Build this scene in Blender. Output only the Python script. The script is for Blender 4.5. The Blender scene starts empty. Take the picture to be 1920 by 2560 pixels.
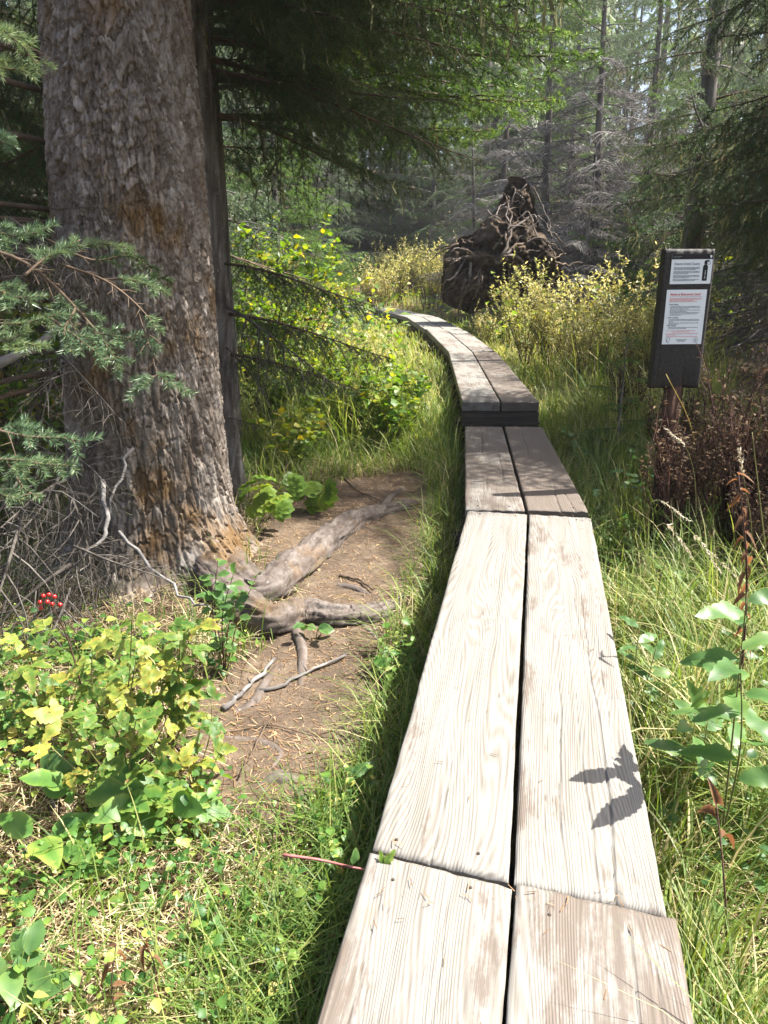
import bpy, math, numpy as np
from mathutils import Vector, Matrix

# ------------------------------------------------------------------ camera, sky, sun, exposure
S = bpy.context.scene
COL = S.collection
F_PX, PITCH, CAM_Z = 1862.0, math.atan(580 / 1862.0), 1.5
cam_d = bpy.data.cameras.new('camera')
cam = bpy.data.objects.new('camera', cam_d)
COL.objects.link(cam)
cam.location = (0, 0, CAM_Z)
cam.rotation_euler = (math.pi / 2 - PITCH, 0, 0)
cam_d.sensor_fit = 'VERTICAL'
cam_d.sensor_height = 36.0
cam_d.lens = 36.0 * F_PX / 2560.0
cam_d.clip_start = 0.05
cam_d.clip_end = 600
S.camera = cam

SUN_AZ, SUN_EL = math.radians(80), math.radians(56)
W = bpy.data.worlds.new('World')
S.world = W
W.use_nodes = True
wn = W.node_tree.nodes
sky = wn.new('ShaderNodeTexSky')
sky.sky_type = 'NISHITA'
sky.sun_disc = False
sky.sun_elevation = SUN_EL
sky.sun_rotation = SUN_AZ
sky.dust_density = 4.0
sky.ozone_density = 0.5
W.node_tree.links.new(sky.outputs[0], wn['Background'].inputs[0])
wn['Background'].inputs[1].default_value = 0.085
sun_d = bpy.data.lights.new('sun', 'SUN')
sun_d.energy = 5.0
sun_d.angle = math.radians(0.53)
sun_d.color = (1.0, 0.96, 0.89)
sun = bpy.data.objects.new('sun', sun_d)
COL.objects.link(sun)
SUN_DIR = Vector((math.sin(SUN_AZ) * math.cos(SUN_EL), math.cos(SUN_AZ) * math.cos(SUN_EL), math.sin(SUN_EL)))
sun.rotation_euler = SUN_DIR.to_track_quat('Z', 'Y').to_euler()
sun.location = SUN_DIR * 60

S.view_settings.view_transform = 'Standard'
S.view_settings.look = 'None'
S.view_settings.gamma = 1
S.view_settings.use_curve_mapping = False
S.view_settings.exposure = 1.8
S.render.engine = 'CYCLES'
S.cycles.max_bounces = 8
S.cycles.diffuse_bounces = 4
S.cycles.glossy_bounces = 2
S.cycles.transmission_bounces = 4
S.cycles.transparent_max_bounces = 4
S.cycles.sample_clamp_indirect = 6
S.cycles.caustics_reflective = False
S.cycles.caustics_refractive = False
S.cycles.use_denoising = True
try:
    S.cycles.denoiser = 'OPENIMAGEDENOISE'
    S.cycles.denoising_prefilter = 'ACCURATE'
except Exception:
    pass

# ------------------------------------------------------------------ numeric helpers
CP, SP = math.cos(PITCH), math.sin(PITCH)


def U(px, py, d):
    """the point of the place that stands d metres into the view at a spot of the photograph"""
    xc, yc = (px - 960) / F_PX * d, -(py - 1280) / F_PX * d
    return np.array([xc, d * CP + yc * SP, CAM_Z - d * SP + yc * CP])


def hash2(ix, iy, s=0):
    h = np.sin(ix * 127.1 + iy * 311.7 + s * 74.7) * 43758.5453
    return h - np.floor(h)


def vnoise(x, y, s=0):
    ix, iy = np.floor(x), np.floor(y)
    fx, fy = x - ix, y - iy
    fx, fy = fx * fx * (3 - 2 * fx), fy * fy * (3 - 2 * fy)
    a, b = hash2(ix, iy, s), hash2(ix + 1, iy, s)
    c, d = hash2(ix, iy + 1, s), hash2(ix + 1, iy + 1, s)
    return (a * (1 - fx) + b * fx) * (1 - fy) + (c * (1 - fx) + d * fx) * fy


def fbm(x, y, s=0, o=4):
    r, a = 0, 0.5
    for k in range(o):
        r = r + a * (vnoise(x, y, s + k * 13) - 0.5)
        x, y, a = x * 2.03, y * 2.03, a * 0.5
    return r


BY = [-30, -5, 2.5, 4, 5.7, 7, 9.6, 12, 18, 25, 40, 80, 300]
BZ = [-.1, 0, 0.0, .05, .10, .22, .32, .42, .55, 1.2, 4.5, 12, 40]


def ground(x, y):
    x, y = np.asarray(x, float), np.asarray(y, float)
    z = np.interp(y, BY, BZ)
    z = z + 0.07 * np.exp(-((x + 1.25) ** 2 + (y - 3.8) ** 2) / 1.5)
    z = z + 0.10 * np.exp(-((x + 1.6) ** 2 + (y - 1.9) ** 2) / 0.8)
    z = z + 0.06 * fbm(x * 1.3, y * 1.3, 3) + 0.025 * fbm(x * 5, y * 5, 9)
    z = z + np.clip((np.abs(x) - 8) / 20, 0, 3) * 0.8
    return z


def G(px, py, lift=0.0):
    """where the line of sight through a spot of the photograph meets the ground"""
    lo, hi = 0.6, 60.0
    for k in range(50):
        m = 0.5 * (lo + hi)
        p = U(px, py, m)
        if p[2] > ground(p[0], p[1]) + lift:
            lo = m
        else:
            hi = m
    return U(px, py, lo)


def at_y(px, py, y):
    """the point at distance y straight ahead"""
    d1 = U(px, py, 1.0)
    return U(px, py, y / d1[1])


def poly_dist(x, y, P):
    """distance to a polyline in plan"""
    best = np.full(np.shape(x), 1e9)
    for a, b in zip(P[:-1], P[1:]):
        ax, ay, bx, by = a[0], a[1], b[0], b[1]
        dx, dy = bx - ax, by - ay
        t = np.clip(((x - ax) * dx + (y - ay) * dy) / (dx * dx + dy * dy + 1e-9), 0, 1)
        best = np.minimum(best, np.hypot(x - ax - t * dx, y - ay - t * dy))
    return best


def in_poly(x, y, P):
    ins = np.zeros(np.shape(x), bool)
    n = len(P)
    for i in range(n):
        x1, y1 = P[i][0], P[i][1]
        x2, y2 = P[(i + 1) % n][0], P[(i + 1) % n][1]
        c = ((y1 > y) != (y2 > y)) & (x < (x2 - x1) * (y - y1) / (y2 - y1 + 1e-12) + x1)
        ins ^= c
    return ins


def nrm(v):
    v = np.asarray(v, float)
    return v / (np.linalg.norm(v, axis=-1, keepdims=True) + 1e-12)


def frames(d, n):
    """rotation matrices whose y axis is d and whose z axis is close to n"""
    d = nrm(d)
    x = nrm(np.cross(d, n))
    z = np.cross(x, d)
    return np.stack([x, d, z], axis=-1)


def curve(P, n):
    """smooth polyline through the points P"""
    P = np.asarray(P, float)
    m = len(P)
    if m == 2:
        t = np.linspace(0, 1, n)[:, None]
        return P[0] * (1 - t) + P[1] * t
    Q = np.vstack([2 * P[0] - P[1], P, 2 * P[-1] - P[-2]])
    out = []
    for t in np.linspace(0, m - 1 - 1e-6, n):
        i = int(t)
        f = t - i
        a, b, c, d = Q[i], Q[i + 1], Q[i + 2], Q[i + 3]
        out.append(0.5 * (2 * b + (c - a) * f + (2 * a - 5 * b + 4 * c - d) * f * f + (3 * b - a - 3 * c + d) * f ** 3))
    return np.array(out)


# ------------------------------------------------------------------ mesh builder
class MB:
    def __init__(self):
        self.V, self.T, self.F, self.M, self.n = [], [], [], [], 0

    def add(self, V, F, mat=0, tint=0.5):
        V = np.asarray(V, float).reshape(-1, 3)
        F = np.asarray(F, int)
        self.V.append(V)
        t = np.asarray(tint, float)
        self.T.append(np.full(len(V), float(t)) if t.ndim == 0 else t)
        self.F.append(F + self.n)
        self.M.append(np.full(len(F), mat))
        self.n += len(V)

    def inst(self, TV, TF, R, P, mat=0, tint=None, scale=None):
        TV, TF, R, P = np.asarray(TV, float), np.asarray(TF, int), np.asarray(R), np.asarray(P, float)
        k, nv = len(P), len(TV)
        if k == 0:
            return
        V = np.einsum('kij,nj->kni', R, TV)
        if scale is not None:
            V = V * np.asarray(scale).reshape(k, 1, 1)
        V = V + P[:, None, :]
        Fs = (TF[None] + (np.arange(k) * nv)[:, None, None]).reshape(-1, TF.shape[1])
        t = 0.5 if tint is None else np.repeat(np.asarray(tint, float), nv)
        self.add(V.reshape(-1, 3), Fs, mat, t)

    def tube(self, P, R, seg=6, mat=0, tint=0.5, cap=True, rough=0.0, rng=None):
        P = np.asarray(P, float)
        n = len(P)
        R = np.broadcast_to(np.asarray(R, float), (n,))
        d = np.gradient(P, axis=0)
        d = nrm(d)
        ref = np.array([0.0, 0, 1]) if abs(d[0][2]) < 0.9 else np.array([1.0, 0, 0])
        a = nrm(np.cross(d, ref))
        b = np.cross(d, a)
        th = np.arange(seg) / seg * 2 * math.pi
        rr = R[:, None] * np.ones(seg)
        if rough and rng is not None:
            rr = rr * (1 + rough * (rng.random((n, seg)) - 0.5))
        V = P[:, None] + rr[..., None] * (np.cos(th)[None, :, None] * a[:, None] + np.sin(th)[None, :, None] * b[:, None])
        i = np.arange(n - 1)[:, None] * seg
        j = np.arange(seg)[None]
        k = (j + 1) % seg
        F = np.stack([i + j, i + k, i + seg + k, i + seg + j], -1).reshape(-1, 4)
        self.add(V.reshape(-1, 3), F, mat, tint)
        if cap and seg > 3:
            base = self.n - n * seg
            for r0, p, c in ((base, P[0], 0), (base + (n - 1) * seg, P[-1], 1)):
                ci = self.n
                self.V.append(p[None]); self.T.append(np.full(1, float(np.mean(tint)))); self.n += 1
                jj = np.arange(seg)
                kk = (jj + 1) % seg
                f = np.stack([r0 + jj, r0 + kk, np.full(seg, ci)], -1)
                if c == 0:
                    f = f[:, ::-1]
                self.F.append(f); self.M.append(np.full(seg, mat))

    def box(self, c, s, R=None, mat=0, tint=0.5):
        V = np.array([[x, y, z] for x in (-.5, .5) for y in (-.5, .5) for z in (-.5, .5)]) * np.asarray(s)
        if R is not None:
            V = V @ np.asarray(R).T
        F = [[0, 1, 3, 2], [4, 6, 7, 5], [0, 4, 5, 1], [2, 3, 7, 6], [0, 2, 6, 4], [1, 5, 7, 3]]
        self.add(V + np.asarray(c), F, mat, tint)

    def mesh(self, name, mats, smooth=True):
        me = bpy.data.meshes.new(name)
        V = np.vstack(self.V)
        me.vertices.add(len(V))
        me.vertices.foreach_set('co', V.astype(np.float32).ravel())
        ls, lt, vi, mi = [], [], [], []
        pos = 0
        for F, M in zip(self.F, self.M):
            k, w = F.shape
            ls.append(pos + np.arange(k) * w)
            vi.append(F.ravel())
            mi.append(M)
            pos += k * w
        ls, vi, mi = np.concatenate(ls), np.concatenate(vi), np.concatenate(mi)
        me.loops.add(len(vi))
        me.loops.foreach_set('vertex_index', vi.astype(np.int32))
        me.polygons.add(len(ls))
        me.polygons.foreach_set('loop_start', ls.astype(np.int32))
        me.polygons.foreach_set('material_index', mi.astype(np.int32))
        me.polygons.foreach_set('use_smooth', np.full(len(ls), smooth))
        a = me.attributes.new('tint', 'FLOAT', 'POINT')
        a.data.foreach_set('value', np.concatenate(self.T).astype(np.float32))
        for m in mats:
            me.materials.append(m)
        me.update(calc_edges=True)
        return me

    def build(self, name, mats, parent=None, smooth=True, loc=None):
        return obj(name, self.mesh(name, mats, smooth), parent, loc)


def obj(name, data, parent=None, loc=None):
    o = bpy.data.objects.new(name, data)
    COL.objects.link(o)
    if parent is not None:
        o.parent = parent
    if loc is not None:
        o.location = loc
    return o


def tag(o, label, cat, group=None, kind=None):
    o['label'] = label
    o['category'] = cat
    if group:
        o['group'] = group
    if kind:
        o['kind'] = kind
    return o


def thing(name, label, cat, loc=(0, 0, 0), rz=0.0, group=None):
    o = obj(name, None, None, loc)
    o.rotation_euler = (0, 0, rz)
    o.empty_display_size = 0.1
    return tag(o, label, cat, group)


def setting(o, label=None, kind='structure'):
    o['kind'] = kind
    if label:
        o['label'] = label
    return o


# ------------------------------------------------------------------ materials
class NT:
    def __init__(self, name):
        self.m = bpy.data.materials.new(name)
        self.m.use_nodes = True
        self.t = self.m.node_tree
        self.p = self.t.nodes['Principled BSDF']
        self.out = self.t.nodes['Material Output']

    def n(self, kind, **kw):
        nd = self.t.nodes.new(kind)
        for k, v in kw.items():
            if k.startswith('i_'):
                key = k[2:]
                key = int(key) if key.isdigit() else key.replace('_', ' ')
                nd.inputs[key].default_value = v
            else:
                setattr(nd, k, v)
        return nd

    def l(self, a, b):
        self.t.links.new(a, b)

    def ramp(self, fac, stops):
        r = self.n('ShaderNodeValToRGB')
        e = r.color_ramp.elements
        while len(e) < len(stops):
            e.new(0.5)
        for k, (p, c) in enumerate(stops):
            e[k].position = p
            e[k].color = (*c, 1) if len(c) == 3 else c
        self.l(fac, r.inputs[0])
        return r.outputs[0]

    def noise(self, vec, scale, detail=4, rough=0.55, dist=0.0):
        nd = self.n('ShaderNodeTexNoise')
        nd.inputs['Scale'].default_value = scale
        nd.inputs['Detail'].default_value = detail
        nd.inputs['Roughness'].default_value = rough
        nd.inputs['Distortion'].default_value = dist
        if vec is not None:
            self.l(vec, nd.inputs['Vector'])
        return nd.outputs['Fac']

    def math(self, op, a, b=None, clamp=False):
        nd = self.n('ShaderNodeMath', operation=op, use_clamp=clamp)
        for k, v in enumerate((a, b)):
            if v is None:
                continue
            if isinstance(v, (int, float)):
                nd.inputs[k].default_value = v
            else:
                self.l(v, nd.inputs[k])
        return nd.outputs[0]

    def mix(self, fac, a, b):
        nd = self.n('ShaderNodeMix', data_type='RGBA')
        for k, v in ((0, fac), (6, a), (7, b)):
            if isinstance(v, (int, float)):
                nd.inputs[k].default_value = v
            elif isinstance(v, tuple):
                nd.inputs[k].default_value = (*v, 1)
            else:
                self.l(v, nd.inputs[k])
        return nd.outputs[2]

    def coords(self, kind='Object', scale=(1, 1, 1)):
        tc = self.n('ShaderNodeTexCoord')
        mp = self.n('ShaderNodeMapping')
        mp.inputs['Scale'].default_value = scale
        self.l(tc.outputs[kind], mp.inputs[0])
        return mp.outputs[0]

    def tint(self):
        return self.n('ShaderNodeAttribute', attribute_name='tint').outputs['Fac']

    def rnd(self):
        return self.n('ShaderNodeObjectInfo').outputs['Random']

    def bump(self, h, strength, dist=0.01):
        b = self.n('ShaderNodeBump')
        b.inputs['Strength'].default_value = strength
        b.inputs['Distance'].default_value = dist
        self.l(h, b.inputs['Height'])
        self.l(b.outputs[0], self.p.inputs['Normal'])


def foliage(name, stops, trans=0.4, rough=0.45, spec=0.35, patch=0.0, patch_col=(.3, .2, .06), var=0.25, nscale=7, tcol=None):
    """leaf or needle: colour runs along the stops with the leaf's own tint, light passes through the blade"""
    k = NT(name)
    f = k.math('ADD', k.tint(), k.math('MULTIPLY', k.math('SUBTRACT', k.rnd(), 0.5), var))
    co = k.coords('Object')
    f = k.math('ADD', f, k.math('MULTIPLY', k.math('SUBTRACT', k.noise(co, nscale, 2), 0.5), var), clamp=True)
    f = k.math('ADD', f, k.math('MULTIPLY', k.math('SUBTRACT', k.noise(co, nscale * 9, 4, 0.7), 0.5), var * 1.1), clamp=True)
    c = k.ramp(f, stops)
    if patch:
        pn = k.noise(co, nscale * 5, 3, 0.6)
        c = k.mix(k.math('MULTIPLY', k.math('SUBTRACT', pn, 0.62 - 0.14 * patch), 9.0, clamp=True), c, patch_col)
    k.l(c, k.p.inputs['Base Color'])
    k.p.inputs['Roughness'].default_value = rough
    k.p.inputs['Specular IOR Level'].default_value = spec
    tr = k.n('ShaderNodeBsdfTranslucent')
    hs = k.n('ShaderNodeHueSaturation')
    hs.inputs['Hue'].default_value = 0.485
    hs.inputs['Saturation'].default_value = 1.15
    hs.inputs['Value'].default_value = 1.7
    k.l(c, hs.inputs['Color'])
    k.l(hs.outputs[0], tr.inputs['Color'])
    mx = k.n('ShaderNodeMixShader')
    mx.inputs[0].default_value = trans
    k.l(k.p.outputs[0], mx.inputs[1])
    k.l(tr.outputs[0], mx.inputs[2])
    k.l(mx.outputs[0], k.out.inputs['Surface'])
    return k.m


def simple(name, stops, scale=(8, 8, 8), rough=0.85, bump=0.3, bscale=40, tintw=0.5, spec=0.25, detail=5):
    k = NT(name)
    co = k.coords('Object', scale)
    n = k.noise(co, 1.0, detail, 0.6)
    f = k.math('ADD', k.math('MULTIPLY', n, 1 - tintw * 0.5), k.math('MULTIPLY', k.math('SUBTRACT', k.tint(), 0.5), tintw), clamp=True)
    k.l(k.ramp(f, stops), k.p.inputs['Base Color'])
    k.p.inputs['Roughness'].default_value = rough
    k.p.inputs['Specular IOR Level'].default_value = spec
    if bump:
        k.bump(k.noise(k.coords('Object'), bscale, 4, 0.65), bump, 0.01)
    return k.m


def wood_mat(name):
    """weathered sawn plank; local y runs along the grain, the object's own 'stain' says how much old dark finish is left and painted shade is added"""
    k = NT(name)
    rv = k.rnd()
    tc = k.n('ShaderNodeTexCoord')
    off = k.n('ShaderNodeVectorMath', operation='ADD')
    cv = k.n('ShaderNodeCombineXYZ')
    k.l(k.math('MULTIPLY', rv, 7.3), cv.inputs[0])
    k.l(k.math('MULTIPLY', rv, 31.7), cv.inputs[1])
    k.l(tc.outputs['Object'], off.inputs[0])
    k.l(cv.outputs[0], off.inputs[1])
    src = off.outputs[0]

    def mapped(sc):
        mp = k.n('ShaderNodeMapping')
        mp.inputs['Scale'].default_value = sc
        k.l(src, mp.inputs[0])
        return mp.outputs[0]
    warp = k.noise(mapped((5, .55, 5)), 1.0, 2, 0.45)
    wv = k.n('ShaderNodeTexWave', wave_type='BANDS', bands_direction='X')
    wv.inputs['Scale'].default_value = 34.0
    wv.inputs['Distortion'].default_value = 0.0
    ad = k.n('ShaderNodeVectorMath', operation='ADD')
    c2 = k.n('ShaderNodeCombineXYZ')
    k.l(k.math('MULTIPLY', warp, 0.36), c2.inputs[0])
    k.l(src, ad.inputs[0])
    k.l(c2.outputs[0], ad.inputs[1])
    k.l(ad.outputs[0], wv.inputs['Vector'])
    fibre = k.noise(mapped((260, 4, 60)), 1.0, 4, 0.65)
    streak = k.noise(mapped((40, 1.6, 20)), 1.0, 4, 0.6)
    blot = k.noise(mapped((5.5, 1.9, 5)), 1.0, 7, 0.72)
    g = k.math('ADD', k.math('MULTIPLY', wv.outputs['Fac'], 0.13), k.math('ADD', k.math('MULTIPLY', fibre, 0.40), k.math('MULTIPLY', streak, 0.45)))
    c = k.ramp(g, [(0.28, (.096, .082, .066)), (0.42, (.163, .149, .128)), (0.53, (.207, .196, .177)), (0.75, (.265, .257, .240))])
    # knots
    vo = k.n('ShaderNodeTexVoronoi')
    k.l(mapped((5.5, 2.6, 1)), vo.inputs['Vector'])
    vo.inputs['Scale'].default_value = 1.0
    kd = k.math('SUBTRACT', 1.0, k.math('MULTIPLY', vo.outputs['Distance'], 9.0), clamp=True)
    c = k.mix(k.math('MULTIPLY', kd, 0.75), c, (.20, .13, .085))
    # worn finish and dirt left in the low grain; on some planks painted shade too
    st = k.n('ShaderNodeAttribute', attribute_type='OBJECT', attribute_name='stain_shade').outputs['Fac']
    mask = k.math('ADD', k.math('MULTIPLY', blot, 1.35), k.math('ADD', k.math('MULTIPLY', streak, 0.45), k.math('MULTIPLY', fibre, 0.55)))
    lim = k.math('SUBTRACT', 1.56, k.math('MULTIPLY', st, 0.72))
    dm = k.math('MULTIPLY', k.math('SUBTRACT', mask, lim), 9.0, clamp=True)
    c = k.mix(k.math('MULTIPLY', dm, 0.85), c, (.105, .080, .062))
    # endpoints: dark sawn ends and sides
    k.l(c, k.p.inputs['Base Color'])
    k.p.inputs['Roughness'].default_value = 0.72
    k.p.inputs['Specular IOR Level'].default_value = 0.35
    k.bump(k.math('ADD', k.math('MULTIPLY', fibre, 0.5), k.math('ADD', k.math('MULTIPLY', wv.outputs['Fac'], 0.35), k.math('MULTIPLY', streak, 0.5))), 0.45, 0.004)
    return k.m


def bark_mat(name, stops, orange=0.5, lichen=0.35, scale=1.0):
    k = NT(name)
    co = k.coords('Object', (scale, scale, scale))
    n1 = k.noise(co, 22, 5, 0.65)
    n2 = k.noise(k.coords('Object', (30 * scale, 30 * scale, 9 * scale)), 1.0, 4, 0.6)
    f = k.math('ADD', k.math('MULTIPLY', k.tint(), 0.55), k.math('ADD', k.math('MULTIPLY', n1, 0.3), k.math('MULTIPLY', n2, 0.3)))
    c = k.ramp(f, stops)
    o = k.math('ADD', k.noise(k.coords('Object', (3.2 * scale, 3.2 * scale, 2.0 * scale)), 1.0, 3, 0.55), k.math('MULTIPLY', n1, 0.22))
    c = k.mix(k.math('MULTIPLY', k.math('MULTIPLY', k.math('SUBTRACT', o, 0.66), 8.0, clamp=True), orange), c, (.13, .068, .016))
    li = k.noise(co, 60, 3, 0.7)
    c = k.mix(k.math('MULTIPLY', k.math('MULTIPLY', k.math('SUBTRACT', li, 0.62), 12.0, clamp=True), lichen), c, (.40, .40, .36))
    k.l(c, k.p.inputs['Base Color'])
    k.p.inputs['Roughness'].default_value = 0.9
    k.p.inputs['Specular IOR Level'].default_value = 0.2
    k.bump(k.math('ADD', n1, n2), 0.5, 0.008)
    return k.m


M_WOOD = wood_mat('weathered_plank')
M_TIMBER = simple('dark_timber', [(.3, (.045, .036, .03)), (.6, (.095, .078, .062)), (.8, (.16, .135, .11))], (40, 3, 40), .85, .5, 60)
M_BARK = bark_mat('spruce_bark', [(.25, (.048, .034, .024)), (.45, (.112, .088, .068)), (.62, (.178, .148, .122)), (.82, (.32, .288, .255))], 0.75, 0.5)
M_BARK2 = bark_mat('grey_bark', [(.25, (.05, .042, .036)), (.5, (.105, .092, .082)), (.85, (.22, .205, .19))], 0.2, 0.6)
M_ROOT = bark_mat('root_bark', [(.25, (.038, .028, .022)), (.48, (.085, .066, .055)), (.65, (.13, .108, .094)), (.85, (.21, .19, .172))], 0.45, 0.35)
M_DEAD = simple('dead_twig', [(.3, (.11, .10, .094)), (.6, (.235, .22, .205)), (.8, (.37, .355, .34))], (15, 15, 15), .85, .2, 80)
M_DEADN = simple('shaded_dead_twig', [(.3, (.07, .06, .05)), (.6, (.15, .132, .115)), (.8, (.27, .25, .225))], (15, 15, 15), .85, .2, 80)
M_TWIG = simple('brown_twig', [(.3, (.07, .05, .035)), (.6, (.15, .105, .07)), (.8, (.24, .17, .11))], (15, 15, 15), .8, .2, 80)
M_SOIL = None


def soil_mat():
    k = NT('forest_soil')
    co = k.coords('Object')
    a = k.noise(co, 5, 6, 0.65)
    b = k.noise(co, 60, 4, 0.7)
    f = k.math('ADD', k.math('MULTIPLY', a, 0.6), k.math('MULTIPLY', b, 0.45))
    k.l(k.ramp(f, [(.3, (.045, .03, .02)), (.55, (.10, .07, .045)), (.75, (.19, .14, .09))]), k.p.inputs['Base Color'])
    k.p.inputs['Roughness'].default_value = 0.95
    k.p.inputs['Specular IOR Level'].default_value = 0.15
    k.bump(k.math('ADD', b, a), 0.9, 0.03)
    return k.m


def path_mat():
    k = NT('needle_strewn_dirt')
    co = k.coords('Object')
    a = k.noise(co, 3.2, 5, 0.6)
    b = k.noise(co, 75, 5, 0.75)
    c = k.noise(co, 24, 4, 0.6)
    f = k.math('ADD', k.math('MULTIPLY', a, 0.45), k.math('ADD', k.math('MULTIPLY', b, 0.35), k.math('MULTIPLY', c, 0.3)))
    k.l(k.ramp(f, [(.35, (.05, .036, .026)), (.55, (.12, .088, .062)), (.75, (.25, .19, .135))]), k.p.inputs['Base Color'])
    k.p.inputs['Roughness'].default_value = 0.95
    k.p.inputs['Specular IOR Level'].default_value = 0.15
    k.bump(k.math('ADD', b, c), 0.8, 0.015)
    return k.m


M_SOIL, M_PATH = soil_mat(), path_mat()
M_NEEDLE = foliage('spruce_needle', [(0, (.018, .040, .016)), (.5, (.045, .085, .028)), (1, (.11, .16, .045))], .25, .45, .3)
M_NEEDLE_G = foliage('hazed_needle', [(0, (.045, .075, .04)), (.5, (.095, .14, .075)), (1, (.19, .24, .12))], .3, .5, .3)  # paler, greyer copy of the spruce needles: distant haze put into the colour
M_NEEDLE_B = foliage('blue_spruce_needle', [(0, (.05, .10, .055)), (.5, (.125, .20, .105)), (1, (.25, .31, .13))], .2, .4, .4)
M_NEEDLE_L = foliage('light_fir_needle', [(0, (.05, .10, .025)), (.5, (.10, .19, .045)), (1, (.20, .29, .07))], .35, .45, .3)
M_BROWN_NEEDLE = foliage('brown_needle', [(0, (.10, .05, .02)), (.5, (.22, .12, .04)), (1, (.34, .22, .08))], .2, .6, .2)
M_LICHEN = foliage('beard_lichen', [(0, (.07, .07, .03)), (.5, (.15, .15, .075)), (1, (.26, .26, .15))], .3, .8, .1)
M_WILLOW = foliage('willow_leaf', [(0, (.13, .17, .05)), (.45, (.30, .31, .10)), (.8, (.48, .43, .15)), (1, (.60, .56, .34))], .42, .4, .4)
M_BUSH = foliage('thicket_leaf', [(0, (.05, .11, .02)), (.5, (.13, .22, .035)), (.85, (.28, .31, .05)), (1, (.46, .38, .06))], .45, .45, .35)
M_HERB = foliage('herb_leaf', [(0, (.04, .10, .03)), (.5, (.09, .18, .05)), (1, (.20, .28, .08))], .4, .42, .4, patch=.1, patch_col=(.20, .19, .05), var=.4)
M_BANE = foliage('baneberry_leaf', [(0, (.045, .11, .02)), (.4, (.11, .18, .03)), (.75, (.24, .26, .045)), (1, (.40, .32, .06))], .33, .5, .3, patch=.5, patch_col=(.24, .14, .06), var=.75, nscale=9)
M_COVER = foliage('ground_cover_leaf', [(0, (.04, .11, .025)), (.45, (.10, .21, .04)), (.8, (.27, .34, .07)), (1, (.42, .36, .10))], .4, .45, .35, patch=.1, patch_col=(.30, .26, .07), var=.4)
M_GRASS = foliage('grass_blade', [(0, (.05, .10, .02)), (.4, (.13, .20, .04)), (.7, (.27, .30, .08)), (1, (.50, .43, .24))], .38, .5, .3, var=.12)
M_STRAW = foliage('dry_straw', [(0, (.22, .15, .08)), (.5, (.42, .33, .19)), (1, (.62, .54, .37))], .3, .7, .2)
M_DRY = foliage('withered_leaf', [(0, (.028, .019, .013)), (.5, (.07, .046, .028)), (1, (.18, .125, .07))], .25, .75, .15)
M_CURL = foliage('curled_brown_leaf', [(0, (.08, .04, .02)), (.5, (.17, .09, .045)), (1, (.30, .19, .10))], .35, .6, .25)
M_LITTER = foliage('fallen_needle', [(0, (.10, .055, .028)), (.5, (.25, .15, .075)), (1, (.44, .32, .19))], .1, .7, .2)
M_STEM = simple('green_stem', [(.3, (.12, .12, .04)), (.7, (.27, .24, .09))], (20, 20, 20), .6, 0)
M_DARKSTEM = simple('dark_stem', [(.3, (.06, .03, .025)), (.7, (.16, .08, .06))], (20, 20, 20), .6, 0)
M_PINK = simple('pink_stem', [(.3, (.30, .10, .09)), (.7, (.46, .22, .20))], (20, 20, 20), .55, 0)
M_YSTEM = simple('yellow_stem', [(.3, (.30, .20, .04)), (.7, (.52, .40, .10))], (20, 20, 20), .6, 0)
M_BERRY = simple('red_berry', [(.3, (.30, .012, .012)), (.7, (.45, .03, .02))], (20, 20, 20), .18, 0, spec=.6)
M_ROOTSOIL = simple('root_plate_soil', [(.25, (.028, .02, .014)), (.5, (.085, .062, .042)), (.75, (.19, .145, .10))], (7, 7, 7), .95, 1.0, 25, .5, .1, 7)
M_SEED = foliage('seed_head', [(0, (.35, .30, .20)), (.5, (.52, .47, .36)), (1, (.68, .63, .53))], .3, .7, .2)

# ------------------------------------------------------------------ the boardwalk's course
C_A1 = U(1286, 2212, 1.515)
C_A0 = C_A1 + 6.5 * (U(1260, 2560, 1.252) - C_A1)
C_B0, C_B1 = U(1279, 2204, 1.53), U(1321, 1283, 3.70)
C_C0, C_C1 = U(1316, 1275, 3.74), U(1258, 1066, 5.96)
C_D0, C_D1 = U(1252, 1004, 6.02), U(1181, 879, 9.7)
C_E1, C_F1, C_G1 = U(1122, 830, 11.8), U(1055, 792, 14.6), U(945, 768, 18.4)
C_END = np.array([C_G1[0] - 4.0, C_G1[1] + 1.6, C_G1[2] + .05])
WALK = [C_A0, C_A1, C_B1, C_C1, C_D1, C_E1, C_F1, C_G1, C_END]
PATH_PX = [(470, 2060), (470, 1800), (520, 1690), (640, 1600), (740, 1480), (640, 1440), (620, 1330), (720, 1245), (880, 1195), (1100, 1170),
           (1085, 1260), (1050, 1420), (990, 1650), (930, 1850), (870, 2020), (700, 2120)]
PATH_POLY = [G(*p) for p in PATH_PX]
TRUNK = np.array([-1.2, 3.75])


def walk_d(x, y):
    return poly_dist(x, y, WALK)


# ------------------------------------------------------------------ ground and path
def axis_coords(lo, hi, fine_lo, fine_hi, step, grow=1.16):
    a = list(np.arange(fine_lo, fine_hi, step))
    s, v = step, fine_hi
    while v < hi:
        a.append(v); s *= grow; v += s
    a.append(hi)
    s, v = step, fine_lo
    while v > lo:
        s *= grow; v -= s
        a.insert(0, max(v, lo))
    return np.array(a)


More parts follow.
